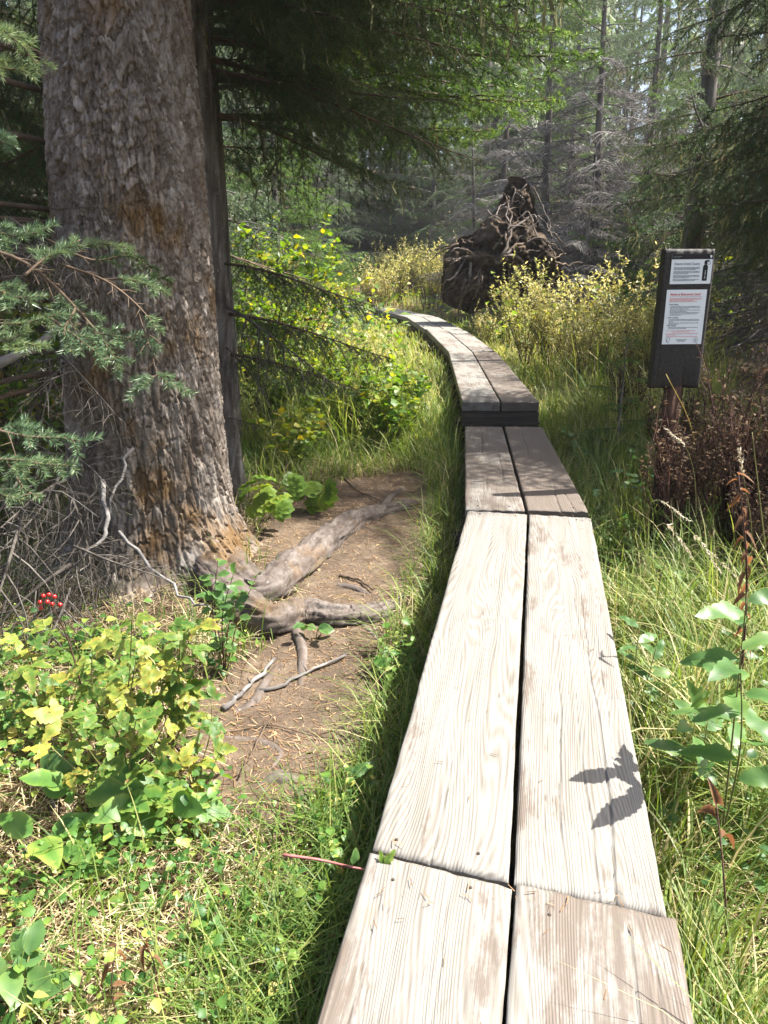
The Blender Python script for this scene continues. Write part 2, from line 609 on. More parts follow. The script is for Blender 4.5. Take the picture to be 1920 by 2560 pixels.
def sheet(mb, xs, ys, zf, mat=0, keep=None):
    X, Y = np.meshgrid(xs, ys)
    Z = zf(X, Y)
    nx, ny = len(xs), len(ys)
    i = (np.arange(ny - 1)[:, None] * nx + np.arange(nx - 1)[None]).ravel()
    F = np.stack([i, i + 1, i + nx + 1, i + nx], -1)
    if keep is not None:
        kx, ky = X.ravel()[F].mean(1), Y.ravel()[F].mean(1)
        F = F[keep(kx, ky)]
    V = np.stack([X, Y, Z], -1).reshape(-1, 3)
    used = np.unique(F)
    rm = np.zeros(len(V), int)
    rm[used] = np.arange(len(used))
    mb.add(V[used], rm[F], mat)


mb = MB()
sheet(mb, axis_coords(-300, 300, -5, 6, .06), axis_coords(-30, 400, 0.2, 10, .06), ground)
setting(mb.build('ground', [M_SOIL]), 'dark forest soil under the plants')


def path_z(x, y):
    """the trodden dirt lies just proud of the soil and runs out under it at its ragged edge"""
    e = poly_dist(x, y, PATH_POLY + PATH_POLY[:1])
    e = np.where(in_poly(x, y, PATH_POLY), e, -e) + 0.22 * fbm(x * 3.5, y * 3.5, 21) + 0.1 * fbm(x * 15, y * 15, 25)
    return ground(x, y) + 0.014 + 0.014 * fbm(x * 14, y * 14, 5) - 0.05 * np.clip(-e / 0.1 + .3, 0, 1)


mb = MB()
sheet(mb, np.arange(-2.2, 1.4, .025), np.arange(1.3, 6.8, .025), path_z,
      keep=lambda x, y: in_poly(x, y, PATH_POLY) | (poly_dist(x, y, PATH_POLY + PATH_POLY[:1]) < .22))
setting(mb.build('path', [M_PATH]), 'bare dirt path strewn with fallen needles beside the spruce')


def place(o, parent, R, p):
    """set a child by its axes and place in the world; the parent only stands somewhere, unturned"""
    m = Matrix([[*R[0], p[0]], [*R[1], p[1]], [*R[2], p[2]], [0, 0, 0, 1]])
    if parent is not None:
        o.parent = parent
        m = Matrix.Translation(-parent.location) @ m
    o.matrix_basis = m
    return o


# ------------------------------------------------------------------ boardwalk
def plank_mesh(name, L, w, t, rng, nx=24, ny=40, cracks=(), sk0=0.0, sk1=0.0, mat=M_WOOD, edge=0.005, end_wear=0.02, bow=0.0):
    xs = np.linspace(-w / 2, w / 2, nx)
    ts = np.linspace(-.5, .5, ny)
    X, T = np.meshgrid(xs, ts)
    Y = T * L + np.where(T < 0, sk0, sk1) * X * np.abs(T) * 2
    s = rng.random() * 50
    e = np.minimum(w / 2 - np.abs(X), (0.5 - np.abs(T)) * L)
    Z = -edge * np.clip(1 - e / 0.012, 0, 1) ** 2 * (0.6 + 1.2 * vnoise(X * 30 + s, Y * 9))
    Z = Z + 0.0035 * fbm(X * 6 + s, Y * 1.2, 2) + 0.0012 * fbm(X * 90 + s, Y * 3, 4)
    ew = np.clip(1 - (0.5 - np.abs(T)) * L / 0.10, 0, 1)
    Z = Z - end_wear * 0.25 * ew * vnoise(X * 45 + s, Y * 5)
    for (x0, y0, y1, cw, dep) in cracks:
        yy = (Y / L + 0.5)
        span = np.clip((yy - y0) / (y1 - y0), 0, 1)
        taper = np.sqrt(np.clip(4 * span * (1 - span), 0, 1)) if 0 < y0 and y1 < 1 else np.clip(1.0 - (span if y0 <= 0 else 1 - span), 0, 1) ** .5
        inside = (yy >= y0) & (yy <= y1)
        cx = x0 + 0.02 * fbm(Y * 2.2 + s + x0 * 40, Y * 0 + 3.3, 8) * 2 + 0.004 * fbm(Y * 18 + s, Y * 0 + x0 * 9, 6)
        Z = Z - inside * dep * taper * np.clip(1.25 - np.abs(X - cx) / cw, 0, 1)
    wob = 0.006 * fbm(Y * 3 + s, Y * 0 + 1.7, 3) + 0.003 * fbm(Y * 17 + s, Y * 0, 5)
    X = X + wob * np.sign(X) * (np.abs(X) > w / 2 * .93) + bow * (1 - 4 * T * T)
    m = MB()
    V = np.stack([X, Y, Z], -1).reshape(-1, 3)
    i = (np.arange(ny - 1)[:, None] * nx + np.arange(nx - 1)[None]).ravel()
    F = np.stack([i, i + 1, i + nx + 1, i + nx], -1)
    loop = list(range(nx)) + [k * nx + nx - 1 for k in range(1, ny)] + [(ny - 1) * nx + k for k in range(nx - 2, -1, -1)] + [k * nx for k in range(ny - 2, 0, -1)]
    B = V[loop].copy()
    B[:, 2] = -t
    B[:, :2] *= 0.997
    n0 = len(V)
    nl = len(loop)
    sk = np.array([[loop[(k + 1) % nl], loop[k], n0 + k, n0 + (k + 1) % nl] for k in range(nl)])
    m.add(np.vstack([V, B]), np.vstack([F, sk]), 0)
    ci = m.n
    m.V.append(np.array([[0, 0, -t]])); m.T.append(np.array([.5])); m.n += 1
    m.F.append(np.array([[n0 + (k + 1) % nl, n0 + k, ci] for k in range(nl)])); m.M.append(np.zeros(nl, int))
    me = m.mesh(name, [mat], True)
    me.polygons.foreach_set('use_smooth', np.concatenate([np.ones(len(F), bool), np.zeros(len(me.polygons) - len(F), bool)]))
    return me


boardwalk = thing('boardwalk', 'narrow raised boardwalk of weathered paired planks winding through the meadow', 'boardwalk', (float(C_B0[0]), float(C_B0[1]), 0.0))
rng = np.random.default_rng(11)


def span(c0, c1, w, t, specs, gap=0.010, nx=24, ny=40, sleepers=True):
    """two planks side by side from c0 to c1 on two bearers"""
    d = nrm(c1 - c0)
    R = frames(d[None], np.array([[0, 0, 1.0]]))[0]
    for side, sp in zip((-1, 1), specs):
        a0, a1 = sp.get('a', 0.0), sp.get('b', 0.0)
        p0, p1 = c0 + d * a0, c1 + d * a1
        L = float(np.linalg.norm(p1 - p0))
        pw = w / 2 - gap / 2
        me = plank_mesh('plank', L, pw, t, rng, sp.get('nx', nx), sp.get('ny', ny), sp.get('cracks', ()), sp.get('sk0', 0), sp.get('sk1', 0))
        o = obj('plank', me)
        roll = sp.get('roll', 0.0)
        Rr = R @ np.array([[math.cos(roll), 0, math.sin(roll)], [0, 1, 0], [-math.sin(roll), 0, math.cos(roll)]])
        place(o, boardwalk, Rr, (p0 + p1) / 2 + R[:, 0] * side * (w / 4 + gap / 4) + np.array([0, 0, sp.get('dz', 0)]))
        o['stain_shade'] = sp.get('stain_shade', 0.3)
        if sp.get('nx', nx) > 40:
            for yy in (-L / 2 + .05, L / 2 - .05):
                for xx in (-pw * .3, pw * .28):
                    if rng.random() < .35:
                        continue
                    nl = obj('nail', NAIL, o, (xx + rng.normal(0, .008), yy + rng.normal(0, .008), .0006))
    L = float(np.linalg.norm(c1 - c0))
    for side in (-1, 1):
        me = plank_mesh('bearer', L - .06, 0.09, 0.12, rng, 5, 12, mat=M_TIMBER)
        place(obj('bearer', me), boardwalk, R, (c0 + c1) / 2 + R[:, 0] * side * (w / 2 - .10) - R[:, 2] * (t + .004))
    if sleepers:
        for f in (0.08, 0.92):
            c = c0 + (c1 - c0) * f - R[:, 2] * (t + 0.128)
            h = max(0.10, float(c[2] - ground(c[0], c[1])) + .08)
            me = plank_mesh('sleeper', w + .10, 0.14, h, rng, 5, 10, mat=M_TIMBER)
            place(obj('sleeper', me), boardwalk, np.stack([R[:, 1], -R[:, 0], R[:, 2]], -1), c)
    return R


T_P = 0.075
mbx = MB(); mbx.tube([[0, 0, -.006], [0, 0, -.0005], [0, 0, .0012]], [.004, .004, .003], 8)
NAIL = mbx.mesh('nail', [M_TIMBER])
span(C_A0, C_A1, .62, T_P, [
    dict(stain_shade=.50, nx=90, ny=170, sk1=-.11, cracks=((.03, .45, .97, .0016, .006), (-.05, .5, .93, .0014, .004), (-.1, .62, .96, .0014, .004)), b=.012),
    dict(stain_shade=.62, nx=90, ny=170, sk1=-.06, cracks=((.055, .2, .985, .0022, .011), (-.03, .55, .9, .0015, .006), (.1, .72, .96, .0015, .005)), b=.0)], .008)
span(C_B0, C_B1, .60, T_P, [
    dict(stain_shade=.34, nx=90, ny=190, sk0=-.12, cracks=((-.02, 0.0, .16, .0018, .007), (.05, .55, .8, .0012, .004)), a=.02),
    dict(stain_shade=.42, nx=90, ny=190, sk0=-.07, cracks=((.055, 0.0, .62, .0022, .011), (-.045, .02, .36, .002, .008), (.012, 0.0, .42, .0016, .006), (.09, .1, .5, .0014, .005), (-.08, 0, .2, .0014, .005), (.03, .4, .78, .0013, .005)), a=-.012)], .012)
span(C_C0, C_C1, .61, T_P, [  # dark finish, deepened on both planks to paint in the tree shade
    dict(stain_shade=.72, nx=60, ny=110, cracks=((.07, .25, .62, .003, .012), (-.03, .55, .88, .0035, .014), (-.02, .1, .3, .002, .006)), sk0=.03),
    dict(stain_shade=1.0, nx=60, ny=110, cracks=((.02, 0.0, .22, .003, .012), (.08, .0, .18, .0025, .01), (-.04, .5, .9, .0025, .008)), dz=.006, roll=-.01, sk0=.01)], .014)
# the step: a thick timber carries the next run
dD = nrm(C_D1 - C_D0)
RD = frames(dD[None], np.array([[0, 0, 1.0]]))[0]
SKD = 0.10
step = plank_mesh('step_timber', .625, .10, C_D0[2] - .078 - C_C1[2] + .03, rng, 8, 40, mat=M_TIMBER, sk0=0, sk1=0)
place(obj('step_timber', step), boardwalk, np.stack([nrm(RD[:, 1] + 0 * RD[:, 0]), -RD[:, 0], RD[:, 2]], -1), C_D0 + dD * .062 - np.array([0, 0, .080]))
span(C_D0, C_D1, .62, .078, [  # this run is darkened as well, part of its shade is in the colour
    dict(stain_shade=.55, nx=50, ny=90, cracks=((-.03, .02, .5, .003, .01), (.05, .1, .4, .002, .006)), sk0=.02),
    dict(stain_shade=.82, nx=50, ny=90, cracks=((.06, .3, .6, .002, .006),), sk0=.06)], .012)
span(C_D1, C_E1, .62, .075, [dict(stain_shade=.5, a=-.03, sk0=.12, b=.5), dict(stain_shade=.55, sk0=.12, a=.06, b=-.25)], .012)
span(C_E1, C_F1, .62, .075, [dict(stain_shade=.3, a=.5), dict(stain_shade=.33, a=-.2)], .012)
span(C_F1, C_G1, .62, .075, [dict(stain_shade=.25, a=.0), dict(stain_shade=.3, a=.1)], .012)
span(C_G1, C_END, .62, .075, [dict(stain_shade=.25, a=.0), dict(stain_shade=.3, a=.05)], .012)
for f in np.linspace(.12, .95, 5):        # posts that carry the raised run, seen along its left edge
    c = C_D0 + (C_D1 - C_D0) * f
    c = c - RD[:, 0] * .27
    h = float(c[2] - .08 - ground(c[0], c[1]) + .1)
    mbx = MB(); mbx.box((0, 0, -h / 2), (.07, .09, h))
    place(mbx.build('support_post', [M_TIMBER], smooth=False), boardwalk, RD, c - np.array([0, 0, .081]))

# ------------------------------------------------------------------ trail sign
M_SIGNBOARD = None


def sign_mat():
    k = NT('dark_stained_board')
    st = k.noise(k.coords('Object', (55, 55, 5)), 1.0, 4, 0.6)
    ch = k.noise(k.coords('Object', (60, 60, 9)), 1.0, 3, 0.7)
    c = k.ramp(st, [(.3, (.010, .008, .007)), (.7, (.030, .024, .02))])
    c = k.mix(k.math('MULTIPLY', k.math('SUBTRACT', ch, 0.66), 14.0, clamp=True), c, (.22, .19, .15))
    k.l(c, k.p.inputs['Base Color'])
    k.p.inputs['Roughness'].default_value = 0.7
    k.bump(st, 0.6, 0.006)
    return k.m


def plain(name, col, rough=0.6, spec=0.3):
    k = NT(name)
    n = k.noise(k.coords('Object'), 30, 3)
    k.l(k.mix(k.math('MULTIPLY', n, 0.25), col, tuple(v * 0.8 for v in col)), k.p.inputs['Base Color'])
    k.p.inputs['Roughness'].default_value = rough
    k.p.inputs['Specular IOR Level'].default_value = spec
    return k.m


M_SIGNBOARD = sign_mat()
M_PAPER = plain('laminated_paper', (.80, .83, .86), .45, .4)
M_INK = plain('black_ink', (.012, .012, .014), .6)
M_GREYINK = plain('grey_ink', (.17, .18, .20), .6)
M_REDINK = plain('red_ink', (.62, .05, .05), .6)
M_PALERED = plain('pale_red_ink', (.70, .28, .27), .6)
M_RUST = simple('rust_brown_post', [(.3, (.055, .028, .018)), (.7, (.13, .065, .04))], (30, 30, 6), .85, .4, 60)

SG = np.array([1.545, 4.0, 0.95])
sg_ground = float(ground(SG[0], SG[1]))
trail_sign = thing('trail_sign', 'dark wooden trail sign post with two white notices among the grass', 'sign', (SG[0], SG[1], sg_ground))
BW, BH, BT = .258, .70, .062


def sloc(x, z):
    return Vector((x, -BT / 2, SG[2] - sg_ground + z))


rng = np.random.default_rng(5)
me = plank_mesh('board', BH, BW, BT, rng, 40, 60, cracks=((.11, .5, 1.0, .003, .01), (-.1, 0, .5, .003, .01), (.03, 0.0, .2, .003, .01)), mat=M_SIGNBOARD, edge=.008, end_wear=.06)
bo = obj('board', me, trail_sign)
bo.matrix_basis = Matrix(((1, 0, 0, 0), (0, 0, -1, -BT / 2), (0, 1, 0, SG[2] - sg_ground + BH / 2), (0, 0, 0, 1)))
mbx = MB()
zt, zb = SG[2] - sg_ground + .10, -.25
mbx.tube(np.array([[.01, .02, zb], [.012, .02, .2], [.008, .02, .5], [.01, .02, zt]]), .048, 10, rough=.1, rng=rng)
mbx.build('post', [M_RUST], trail_sign)


def text_mesh(txt, size, bold=0.0):
    cu = bpy.data.curves.new('lettering', 'FONT')
    cu.body = txt
    cu.size = size
    cu.offset = bold
    to = bpy.data.objects.new('lettering', cu)
    COL.objects.link(to)
    dg = bpy.context.evaluated_depsgraph_get()
    m = bpy.data.meshes.new_from_object(to.evaluated_get(dg))
    bpy.data.objects.remove(to)
    return m


def notice(x0, ztop, w, h, tilt):
    m = MB()
    m.box((0, 0, 0), (w, .0025, h))
    o = m.build('notice', [M_PAPER], trail_sign, smooth=False)
    o.location = sloc(x0 + w / 2, ztop - h / 2) + Vector((0, -.003, 0))
    o.rotation_euler = (0, tilt, 0)
    return o


def letter(nt, txt, x, z, size, mat, bold=0.0, name='lettering', fit=None):
    me = text_mesh(txt, size, bold)
    me.materials.append(mat)
    o = obj(name, me, nt)
    o.rotation_euler = (math.pi / 2, 0, 0)
    o.location = (x, -.0022, z)
    if fit:
        co = np.array([v.co[0] for v in me.vertices])
        o.scale = (fit / (co.max() - co.min()), 1, 1)
    return o


def rule_lines(nt, rows, x0, mat, rng, th=.0028):
    m = MB()
    for (z, xa, length) in rows:
        x = x0 + xa
        end = x + length
        while x < end:
            wl = rng.uniform(.006, .018)
            wl = min(wl, end - x)
            m.box((x + wl / 2, -.0019, z), (wl, .0008, th * rng.uniform(.8, 1.1)))
            x += wl + .0022
    m.build('lettering', [mat], nt, smooth=False)


# upper notice
NW, NH = .206, .143
n1 = notice(-BW / 2 + .037, BH - .026, NW, NH, -.012)
hx, hz = -NW / 2, NH / 2
m = MB(); m.box((0, -.0018, hz - .012), (NW, .0012, .024)); m.build('header_band', [M_INK], n1, smooth=False)
m = MB(); m.box((-.075, -.0028, hz - .010), (.045, .0008, .0022)); m.box((-.080, -.0028, hz - .017), (.035, .0008, .0022)); m.build('lettering', [M_GREYINK], n1, smooth=False)
m = MB(); m.add(np.array([[.088, -.0030, hz - .005], [.097, -.0030, hz - .006], [.098, -.0030, hz - .013], [.093, -.0030, hz - .020], [.088, -.0030, hz - .013]]), [[0, 1, 2, 3, 4]]); m.build('emblem', [M_PAPER], n1, smooth=False)
letter(n1, 'Entering Grizzly Country', hx + .016, hz - .051, .0165, M_GREYINK, .0003, fit=.128)
rows = []
z = hz - .063
for grp in (3, 3, 3, 2):
    for q in range(grp):
        rows.append((z, 0, .132 * (1.0 if q < grp - 1 else rng.uniform(.45, .95))))
        z -= .0052
    z -= .0038
rule_lines(n1, rows, hx + .014, M_GREYINK, rng)
m = MB()      # the spray can
cx = .070
m.add(np.array([[cx - .011, -.002, -.057], [cx + .011, -.002, -.057], [cx + .0125, -.002, -.052], [cx + .0125, -.002, .012], [cx + .006, -.002, .022], [cx - .006, -.002, .022], [cx - .0125, -.002, .012], [cx - .0125, -.002, -.052]]), [[0, 1, 2, 3, 4, 5, 6, 7]])
m.add(np.array([[cx - .007, -.002, .0225], [cx + .006, -.002, .0225], [cx + .006, -.002, .034], [cx + .018, -.002, .040], [cx + .016, -.002, .044], [cx - .004, -.002, .041], [cx - .008, -.002, .036]]), [[0, 1, 2, 3, 4, 5, 6]])
th = np.arange(16) / 16 * 2 * math.pi
ring = np.vstack([np.stack([cx + .0155 + .0085 * np.cos(th), np.full(16, -.002), .029 + .0085 * np.sin(th)], -1), np.stack([cx + .0155 + .0066 * np.cos(th), np.full(16, -.002), .029 + .0066 * np.sin(th)], -1)])
m.add(ring, [[k, (k + 1) % 16, 16 + (k + 1) % 16, 16 + k] for k in range(16)])
m.build('spray_can_symbol', [M_INK], n1, smooth=False)
lt = letter(n1, 'Bear Spray', cx + .0035, -.048, .0095, M_PAPER, 0, fit=None)
lt.rotation_euler = (math.pi / 2, -math.pi / 2, 0)
lt.location = (cx + .0034, -.0030, -.047)
# lower notice
LW, LH = .204, .272
n2 = notice(-BW / 2 + .030, BH - .026 - NH - .028, LW, LH, -.010)
hx, hz = -LW / 2, LH / 2
letter(n2, 'Notice to Backcountry Users!', hx + .018, hz - .028, .017, M_REDINK, .0003, fit=.155)
rule_lines(n2, [(hz - .034, 0, .168)], hx + .017, M_GREYINK, rng, .001)
rule_lines(n2, [(hz - .042, 0, .165), (hz - .0475, 0, .163), (hz - .053, 0, .125), (hz - .0585, 0, .142)], hx + .017, M_PALERED, rng)
letter(n2, 'When Hiking:', hx + .018, hz - .0755, .0085, M_INK, .0002)
letter(n2, 'When Camping:', hx + .016, hz - .1405, .0085, M_INK, .0002)
letter(n2, 'When Fishing:', hx + .015, hz - .1805, .0085, M_INK, .0002)
rows = []
z = hz - .082
for q, fr in enumerate((.95, .98, .62, .98, .55, .96, .9, .4)):
    rows.append((z, .006, .158 * fr)); z -= .0062
z = hz - .147
for q, fr in enumerate((.97, .98, .15, .97, .32)):
    rows.append((z, .006, .158 * fr)); z -= .0060
z = hz - .187
for fr in (.97, .6):
    rows.append((z, .006, .158 * fr)); z -= .0060
rule_lines(n2, rows, hx + .018, M_GREYINK, rng, .0025)
rule_lines(n2, [(hz - .204, .0, .150), (hz - .210, .03, .09), (hz - .219, 0, .165), (hz - .2245, 0, .05), (hz - .233, 0, .165)], hx + .016, M_PALERED, rng)
rule_lines(n2, [(hz - .2475, .07, .058), (hz - .2525, .078, .042), (hz - .2575, .078, .042)], hx, M_GREYINK, rng, .002)
m = MB()      # arrowhead emblem: outline and the tree inside
ax, az = hx + .028, hz - .252
o_ = np.array([[0, .014], [.011, .012], [.011, .002], [.004, -.014], [-.001, -.015], [-.008, -.004], [-.011, .006], [-.010, .012]])
inn = o_ * .86
V = np.vstack([np.c_[ax + o_[:, 0], np.full(8, -.002), az + o_[:, 1]], np.c_[ax + inn[:, 0], np.full(8, -.002), az + inn[:, 1]]])
m.add(V, [[k, (k + 1) % 8, 8 + (k + 1) % 8, 8 + k] for k in range(8)])
m.add(np.array([[ax - .006, -.002, az - .006], [ax - .001, -.002, az - .006], [ax - .0035, -.002, az + .009]]), [[0, 1, 2]])
m.build('emblem', [M_INK], n2, smooth=False)
m = MB()      # round seal
ax = hx + LW - .032
for r1, r2 in ((.0135, .0122), (.0075, .0066)):
    ring = np.vstack([np.stack([ax + r * np.cos(th), np.full(16, -.002), az + r * np.sin(th)], -1) for r in (r1, r2)])
    m.add(ring, [[k, (k + 1) % 16, 16 + (k + 1) % 16, 16 + k] for k in range(16)])
m.box((ax, -.002, az), (.006, .0005, .006))
m.build('seal', [M_GREYINK], n2, smooth=False)

# ------------------------------------------------------------------ conifer boughs (shared by the trees)
def needles(mb, A, B, per_m, ln, wd, rng, mat=1, tint=0.5, tv=0.25, fwd=0.55, flat=0.0):
    """needles along the twig pieces A-B, one blade each"""
    A, B = np.asarray(A, float), np.asarray(B, float)
    L = np.linalg.norm(B - A, axis=1)
    cnt = rng.poisson(L * per_m)
    idx = np.repeat(np.arange(len(A)), cnt)
    k = len(idx)
    if k == 0:
        return
    t = rng.random(k)[:, None]
    P = A[idx] * (1 - t) + B[idx] * t
    d = nrm(B - A)[idx]
    r = rng.normal(size=(k, 3))
    r[:, 2] = r[:, 2] * (1 - flat) + 0.25
    r = nrm(r - (r * d).sum(1, keepdims=True) * d)
    n = nrm(d * fwd + r)
    side = nrm(np.cross(n, rng.normal(size=(k, 3))))
    l = ln * rng.uniform(.7, 1.15, k)[:, None]
    V = np.stack([P - side * wd / 2, P + side * wd / 2, P + n * l], 1).reshape(-1, 3)
    F = np.arange(3 * k).reshape(-1, 3)
    tt = np.clip(tint + tv * rng.normal(size=k) * .6, 0, 1)
    mb.add(V, F, mat, np.repeat(tt, 3))


def strands(mb, P, n, ln, rng, mat=2, w=.006):
    """hanging beard lichen from the points P"""
    idx = rng.integers(0, len(P), n)
    for i in idx:
        p = P[i]
        l = ln * rng.uniform(.3, 1.2)
        q = [p]
        for k in range(3):
            q.append(q[-1] + np.array([rng.normal(0, .12 * l), rng.normal(0, .12 * l), -l / 3]))
        q = np.array(q)
        s = np.array([w * rng.uniform(.5, 1.4), 0, 0]) if rng.random() < .5 else np.array([0, w * rng.uniform(.5, 1.4), 0])
        V = np.vstack([q[:3] - s, q[:3] + s, q[3:]])
        mb.add(V, [[0, 3, 4, 1], [1, 4, 5, 2], [2, 5, 6, 6]][:2], mat, rng.random())
        mb.add(V[[2, 5, 6]], [[0, 1, 2]], mat, rng.random())


def bough(name, seed, L=2.0, droop=.3, hang=.35, per_m=200, ln=.020, wd=.0028, nside=26, live=1.0, lichen=0, wide=.42,
          sub=.07, mats=None, tip_up=.08, tint=.45, wood_r=.010, twig_r=.0032, subtw=1.0, bare=0.18):
    """one branch along +x with side shoots and twigs; needles on the living share"""
    rng = np.random.default_rng(seed)
    mb = MB()
    t = np.linspace(0, 1, 9)
    ax = np.stack([L * t * (1 - .06 * droop), .05 * L * np.sin(t * 5 + rng.random() * 6) * t, -droop * L * t ** 1.6 + tip_up * L * t ** 4], -1)
    mb.tube(ax, np.interp(t, [0, 1], [wood_r * L ** .7 + .004, .003]), 5, 0, .5)
    A, B, Pt = [], [], []
    A += list(ax[6:-1]); B += list(ax[7:])
    for i in range(nside):
        f = .04 + .96 * (i + rng.random() * .8) / nside
        f = min(f, .99)
        k = f * 8
        j = min(int(k), 7)
        p = ax[j] * (1 - (k - j)) + ax[j + 1] * (k - j)
        d = nrm(ax[j + 1] - ax[j])
        sgn = 1 if i % 2 else -1
        an = math.radians(rng.uniform(42, 72))
        l = wide * L * (1 - f) ** .75 * min(1, .5 + 2.2 * f) * rng.uniform(.6, 1.2) + .07
        perp = nrm(np.array([-d[1], d[0], 0])) * sgn
        dd = nrm(d * math.cos(an) + perp * math.sin(an) + np.array([0, 0, rng.normal(0, .12)]))
        s = np.linspace(0, 1, 5)
        q = p + dd * (s * l)[:, None] + np.array([0, 0, -1]) * (hang * l * s ** 1.8)[:, None] + rng.normal(0, .012, (5, 3)) * s[:, None]
        mb.tube(q, np.interp(s, [0, 1], [twig_r * (1 + l), twig_r * .45]), 3, 0, rng.random(), cap=False)
        alive = rng.random() < live
        Pt.append(q[-1]); Pt.append(q[2])
        if alive and f > bare:
            A += list(q[1:-1]); B += list(q[2:])
        ns = int(l / sub)
        for u in range(ns):
            g = (u + .6 + rng.random() * .5) / (ns + .6)
            g = min(g, .98)
            kk = g * 4
            jj = min(int(kk), 3)
            pp = q[jj] * (1 - (kk - jj)) + q[jj + 1] * (kk - jj)
            e = nrm(q[jj + 1] - q[jj])
            sg = 1 if u % 2 else -1
            pe = nrm(np.array([-e[1], e[0], 0])) * sg
            ll = (.28 * l * (1 - g) ** .6 + .045) * rng.uniform(.6, 1.3) * subtw
            e2 = nrm(e * .65 + pe * .75 + np.array([0, 0, rng.normal(-.15 * hang * 3, .2)]))
            r = np.stack([pp, pp + e2 * ll * .55 + [0, 0, -.05 * ll], pp + e2 * ll + np.array([0, 0, -.35 * hang * ll])])
            mb.tube(r, [twig_r * .55, twig_r * .42, twig_r * .25], 3, 0, rng.random(), cap=False)
            if alive and f > bare:
                A += list(r[:-1]); B += list(r[1:])
            elif rng.random() < .5:
                Pt.append(r[-1])
    if live > 0 and A:
        needles(mb, A, B, per_m, ln, wd, rng, 1, tint)
    if lichen:
        strands(mb, Pt, lichen, .16, rng)
    return mb.mesh(name, mats or [M_TWIG, M_NEEDLE, M_LICHEN])


B_NEAR = [bough('branch', 100 + k, L=2.2, droop=.34, hang=.55, per_m=380, ln=.024, wd=.0042, nside=46, lichen=22, live=.93, bare=.04) for k in range(4)]
B_NEAR_L = [bough('branch', 120 + k, L=1.6, droop=.12, hang=.22, per_m=420, ln=.024, wd=.0045, nside=32, mats=[M_TWIG, M_NEEDLE_L, M_LICHEN], tint=.55, tip_up=.05, bare=.05) for k in range(2)]
B_MID = [bough('branch', 140 + k, L=1.8, droop=.25, hang=.4, per_m=200, ln=.034, wd=.010, nside=28, lichen=8, live=.92, sub=.09, mats=[M_DEAD, M_NEEDLE_G, M_LICHEN]) for k in range(4)]
B_LIGHT = [bough('branch', 160 + k, L=1.6, droop=.16, hang=.3, per_m=200, ln=.036, wd=.010, nside=26, mats=[M_TWIG, M_NEEDLE_L, M_LICHEN], sub=.09) for k in range(3)]
B_DEAD = [bough('branch', 180 + k, L=1.5, droop=.22 + .1 * k, hang=.5, live=0, nside=20, lichen=16, mats=[M_DEAD, M_NEEDLE, M_LICHEN], twig_r=.0042, sub=.08, subtw=1.5) for k in range(4)]
B_DEADF = [bough('branch', 190 + k, L=1.7, droop=.2 + .12 * k, hang=.4, live=0, nside=26, lichen=0, mats=[M_DEAD, M_NEEDLE, M_LICHEN], twig_r=.0075, sub=.09, subtw=1.7, wide=.5) for k in range(3)]
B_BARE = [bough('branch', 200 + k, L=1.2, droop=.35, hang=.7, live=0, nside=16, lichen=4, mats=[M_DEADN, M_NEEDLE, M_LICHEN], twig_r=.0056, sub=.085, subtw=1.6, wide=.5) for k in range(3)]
B_LICHEN = [bough('branch', 220 + k, L=1.7, droop=.28, hang=.6, live=.55, nside=28, lichen=80, per_m=230, ln=.028, wd=.007) for k in range(3)]


def hang_branch(tree, me, p, az, pitch=0.0, s=1.0, roll=0.0, name='branch'):
    """a shared branch mesh grown from p (local to the tree), pointing to azimuth az (from +x)"""
    o = obj(name, me, tree, p)
    o.rotation_euler = (roll, -pitch, az)
    o.scale = (s, s, s)
    return o


def trunk_mesh(name, H, r0, r1, seg, rng, mat, rows=26, flare=1.5, lean=(0, 0), bumps=.06):
    z = np.linspace(0, 1, rows) ** 1.4 * (H + .4) - .4
    f = np.clip(z / H, 0, 1)
    r = r0 * (1 - f) + r1 * f
    r = r * (1 + (flare - 1) * np.exp(-np.clip(z + .1, 0, None) / .18))
    wob = rng.random(2) * 20
    P = np.stack([lean[0] * f + .04 * fbm(z * .5 + wob[0], z * 0, 1), lean[1] * f + .04 * fbm(z * .5 + wob[1], z * 0, 2), z], -1)
    m = MB()
    m.tube(P, r, seg, 0, rng.random((rows * seg)), rough=bumps * 2, rng=rng)
    return m.mesh(name, [mat])


def conifer(name, label, x, y, H, r, live_sets, rng, base=1.0, n=48, reach=1.9, dead_to=0.0, dead_set=None, mat=M_BARK2, group=None,
            lean=(0, 0), seg=12, cat='conifer', top=None, avoid=None, pmin=-.15, sc=1.0, name_d='dead_branch', cone=1.0):
    z0 = float(ground(x, y))
    t = thing(name, label, cat, (x, y, z0), 0, group)
    obj('trunk', trunk_mesh('trunk', H, r, r * .12, seg, rng, mat, lean=lean), t)
    ga = rng.random() * 6
    for i in range(n):
        f = (i + .5 * rng.random()) / n
        z = base + (H * .97 - base) * f ** 1.5
        if top and z > top:
            continue
        ga += 2.399 + rng.normal(0, .3)
        if avoid is not None and avoid(ga % (2 * math.pi), z):
            continue
        fr = z / H
        s = sc * reach * (1 - fr * cone) ** .7 * rng.uniform(.75, 1.15)
        dead = z < dead_to
        st = dead_set if dead else live_sets
        me = st[rng.integers(0, len(st))]
        rr = r * (1 - fr * .88) * .6
        p = (lean[0] * fr + math.cos(ga) * rr, lean[1] * fr + math.sin(ga) * rr, z)
        hang_branch(t, me, p, ga, rng.uniform(pmin, .25) + .25 * fr, max(.18, s / 1.9 * (0.8 if dead else 1.0)), rng.normal(0, .15), name_d if dead else 'branch')
    return t


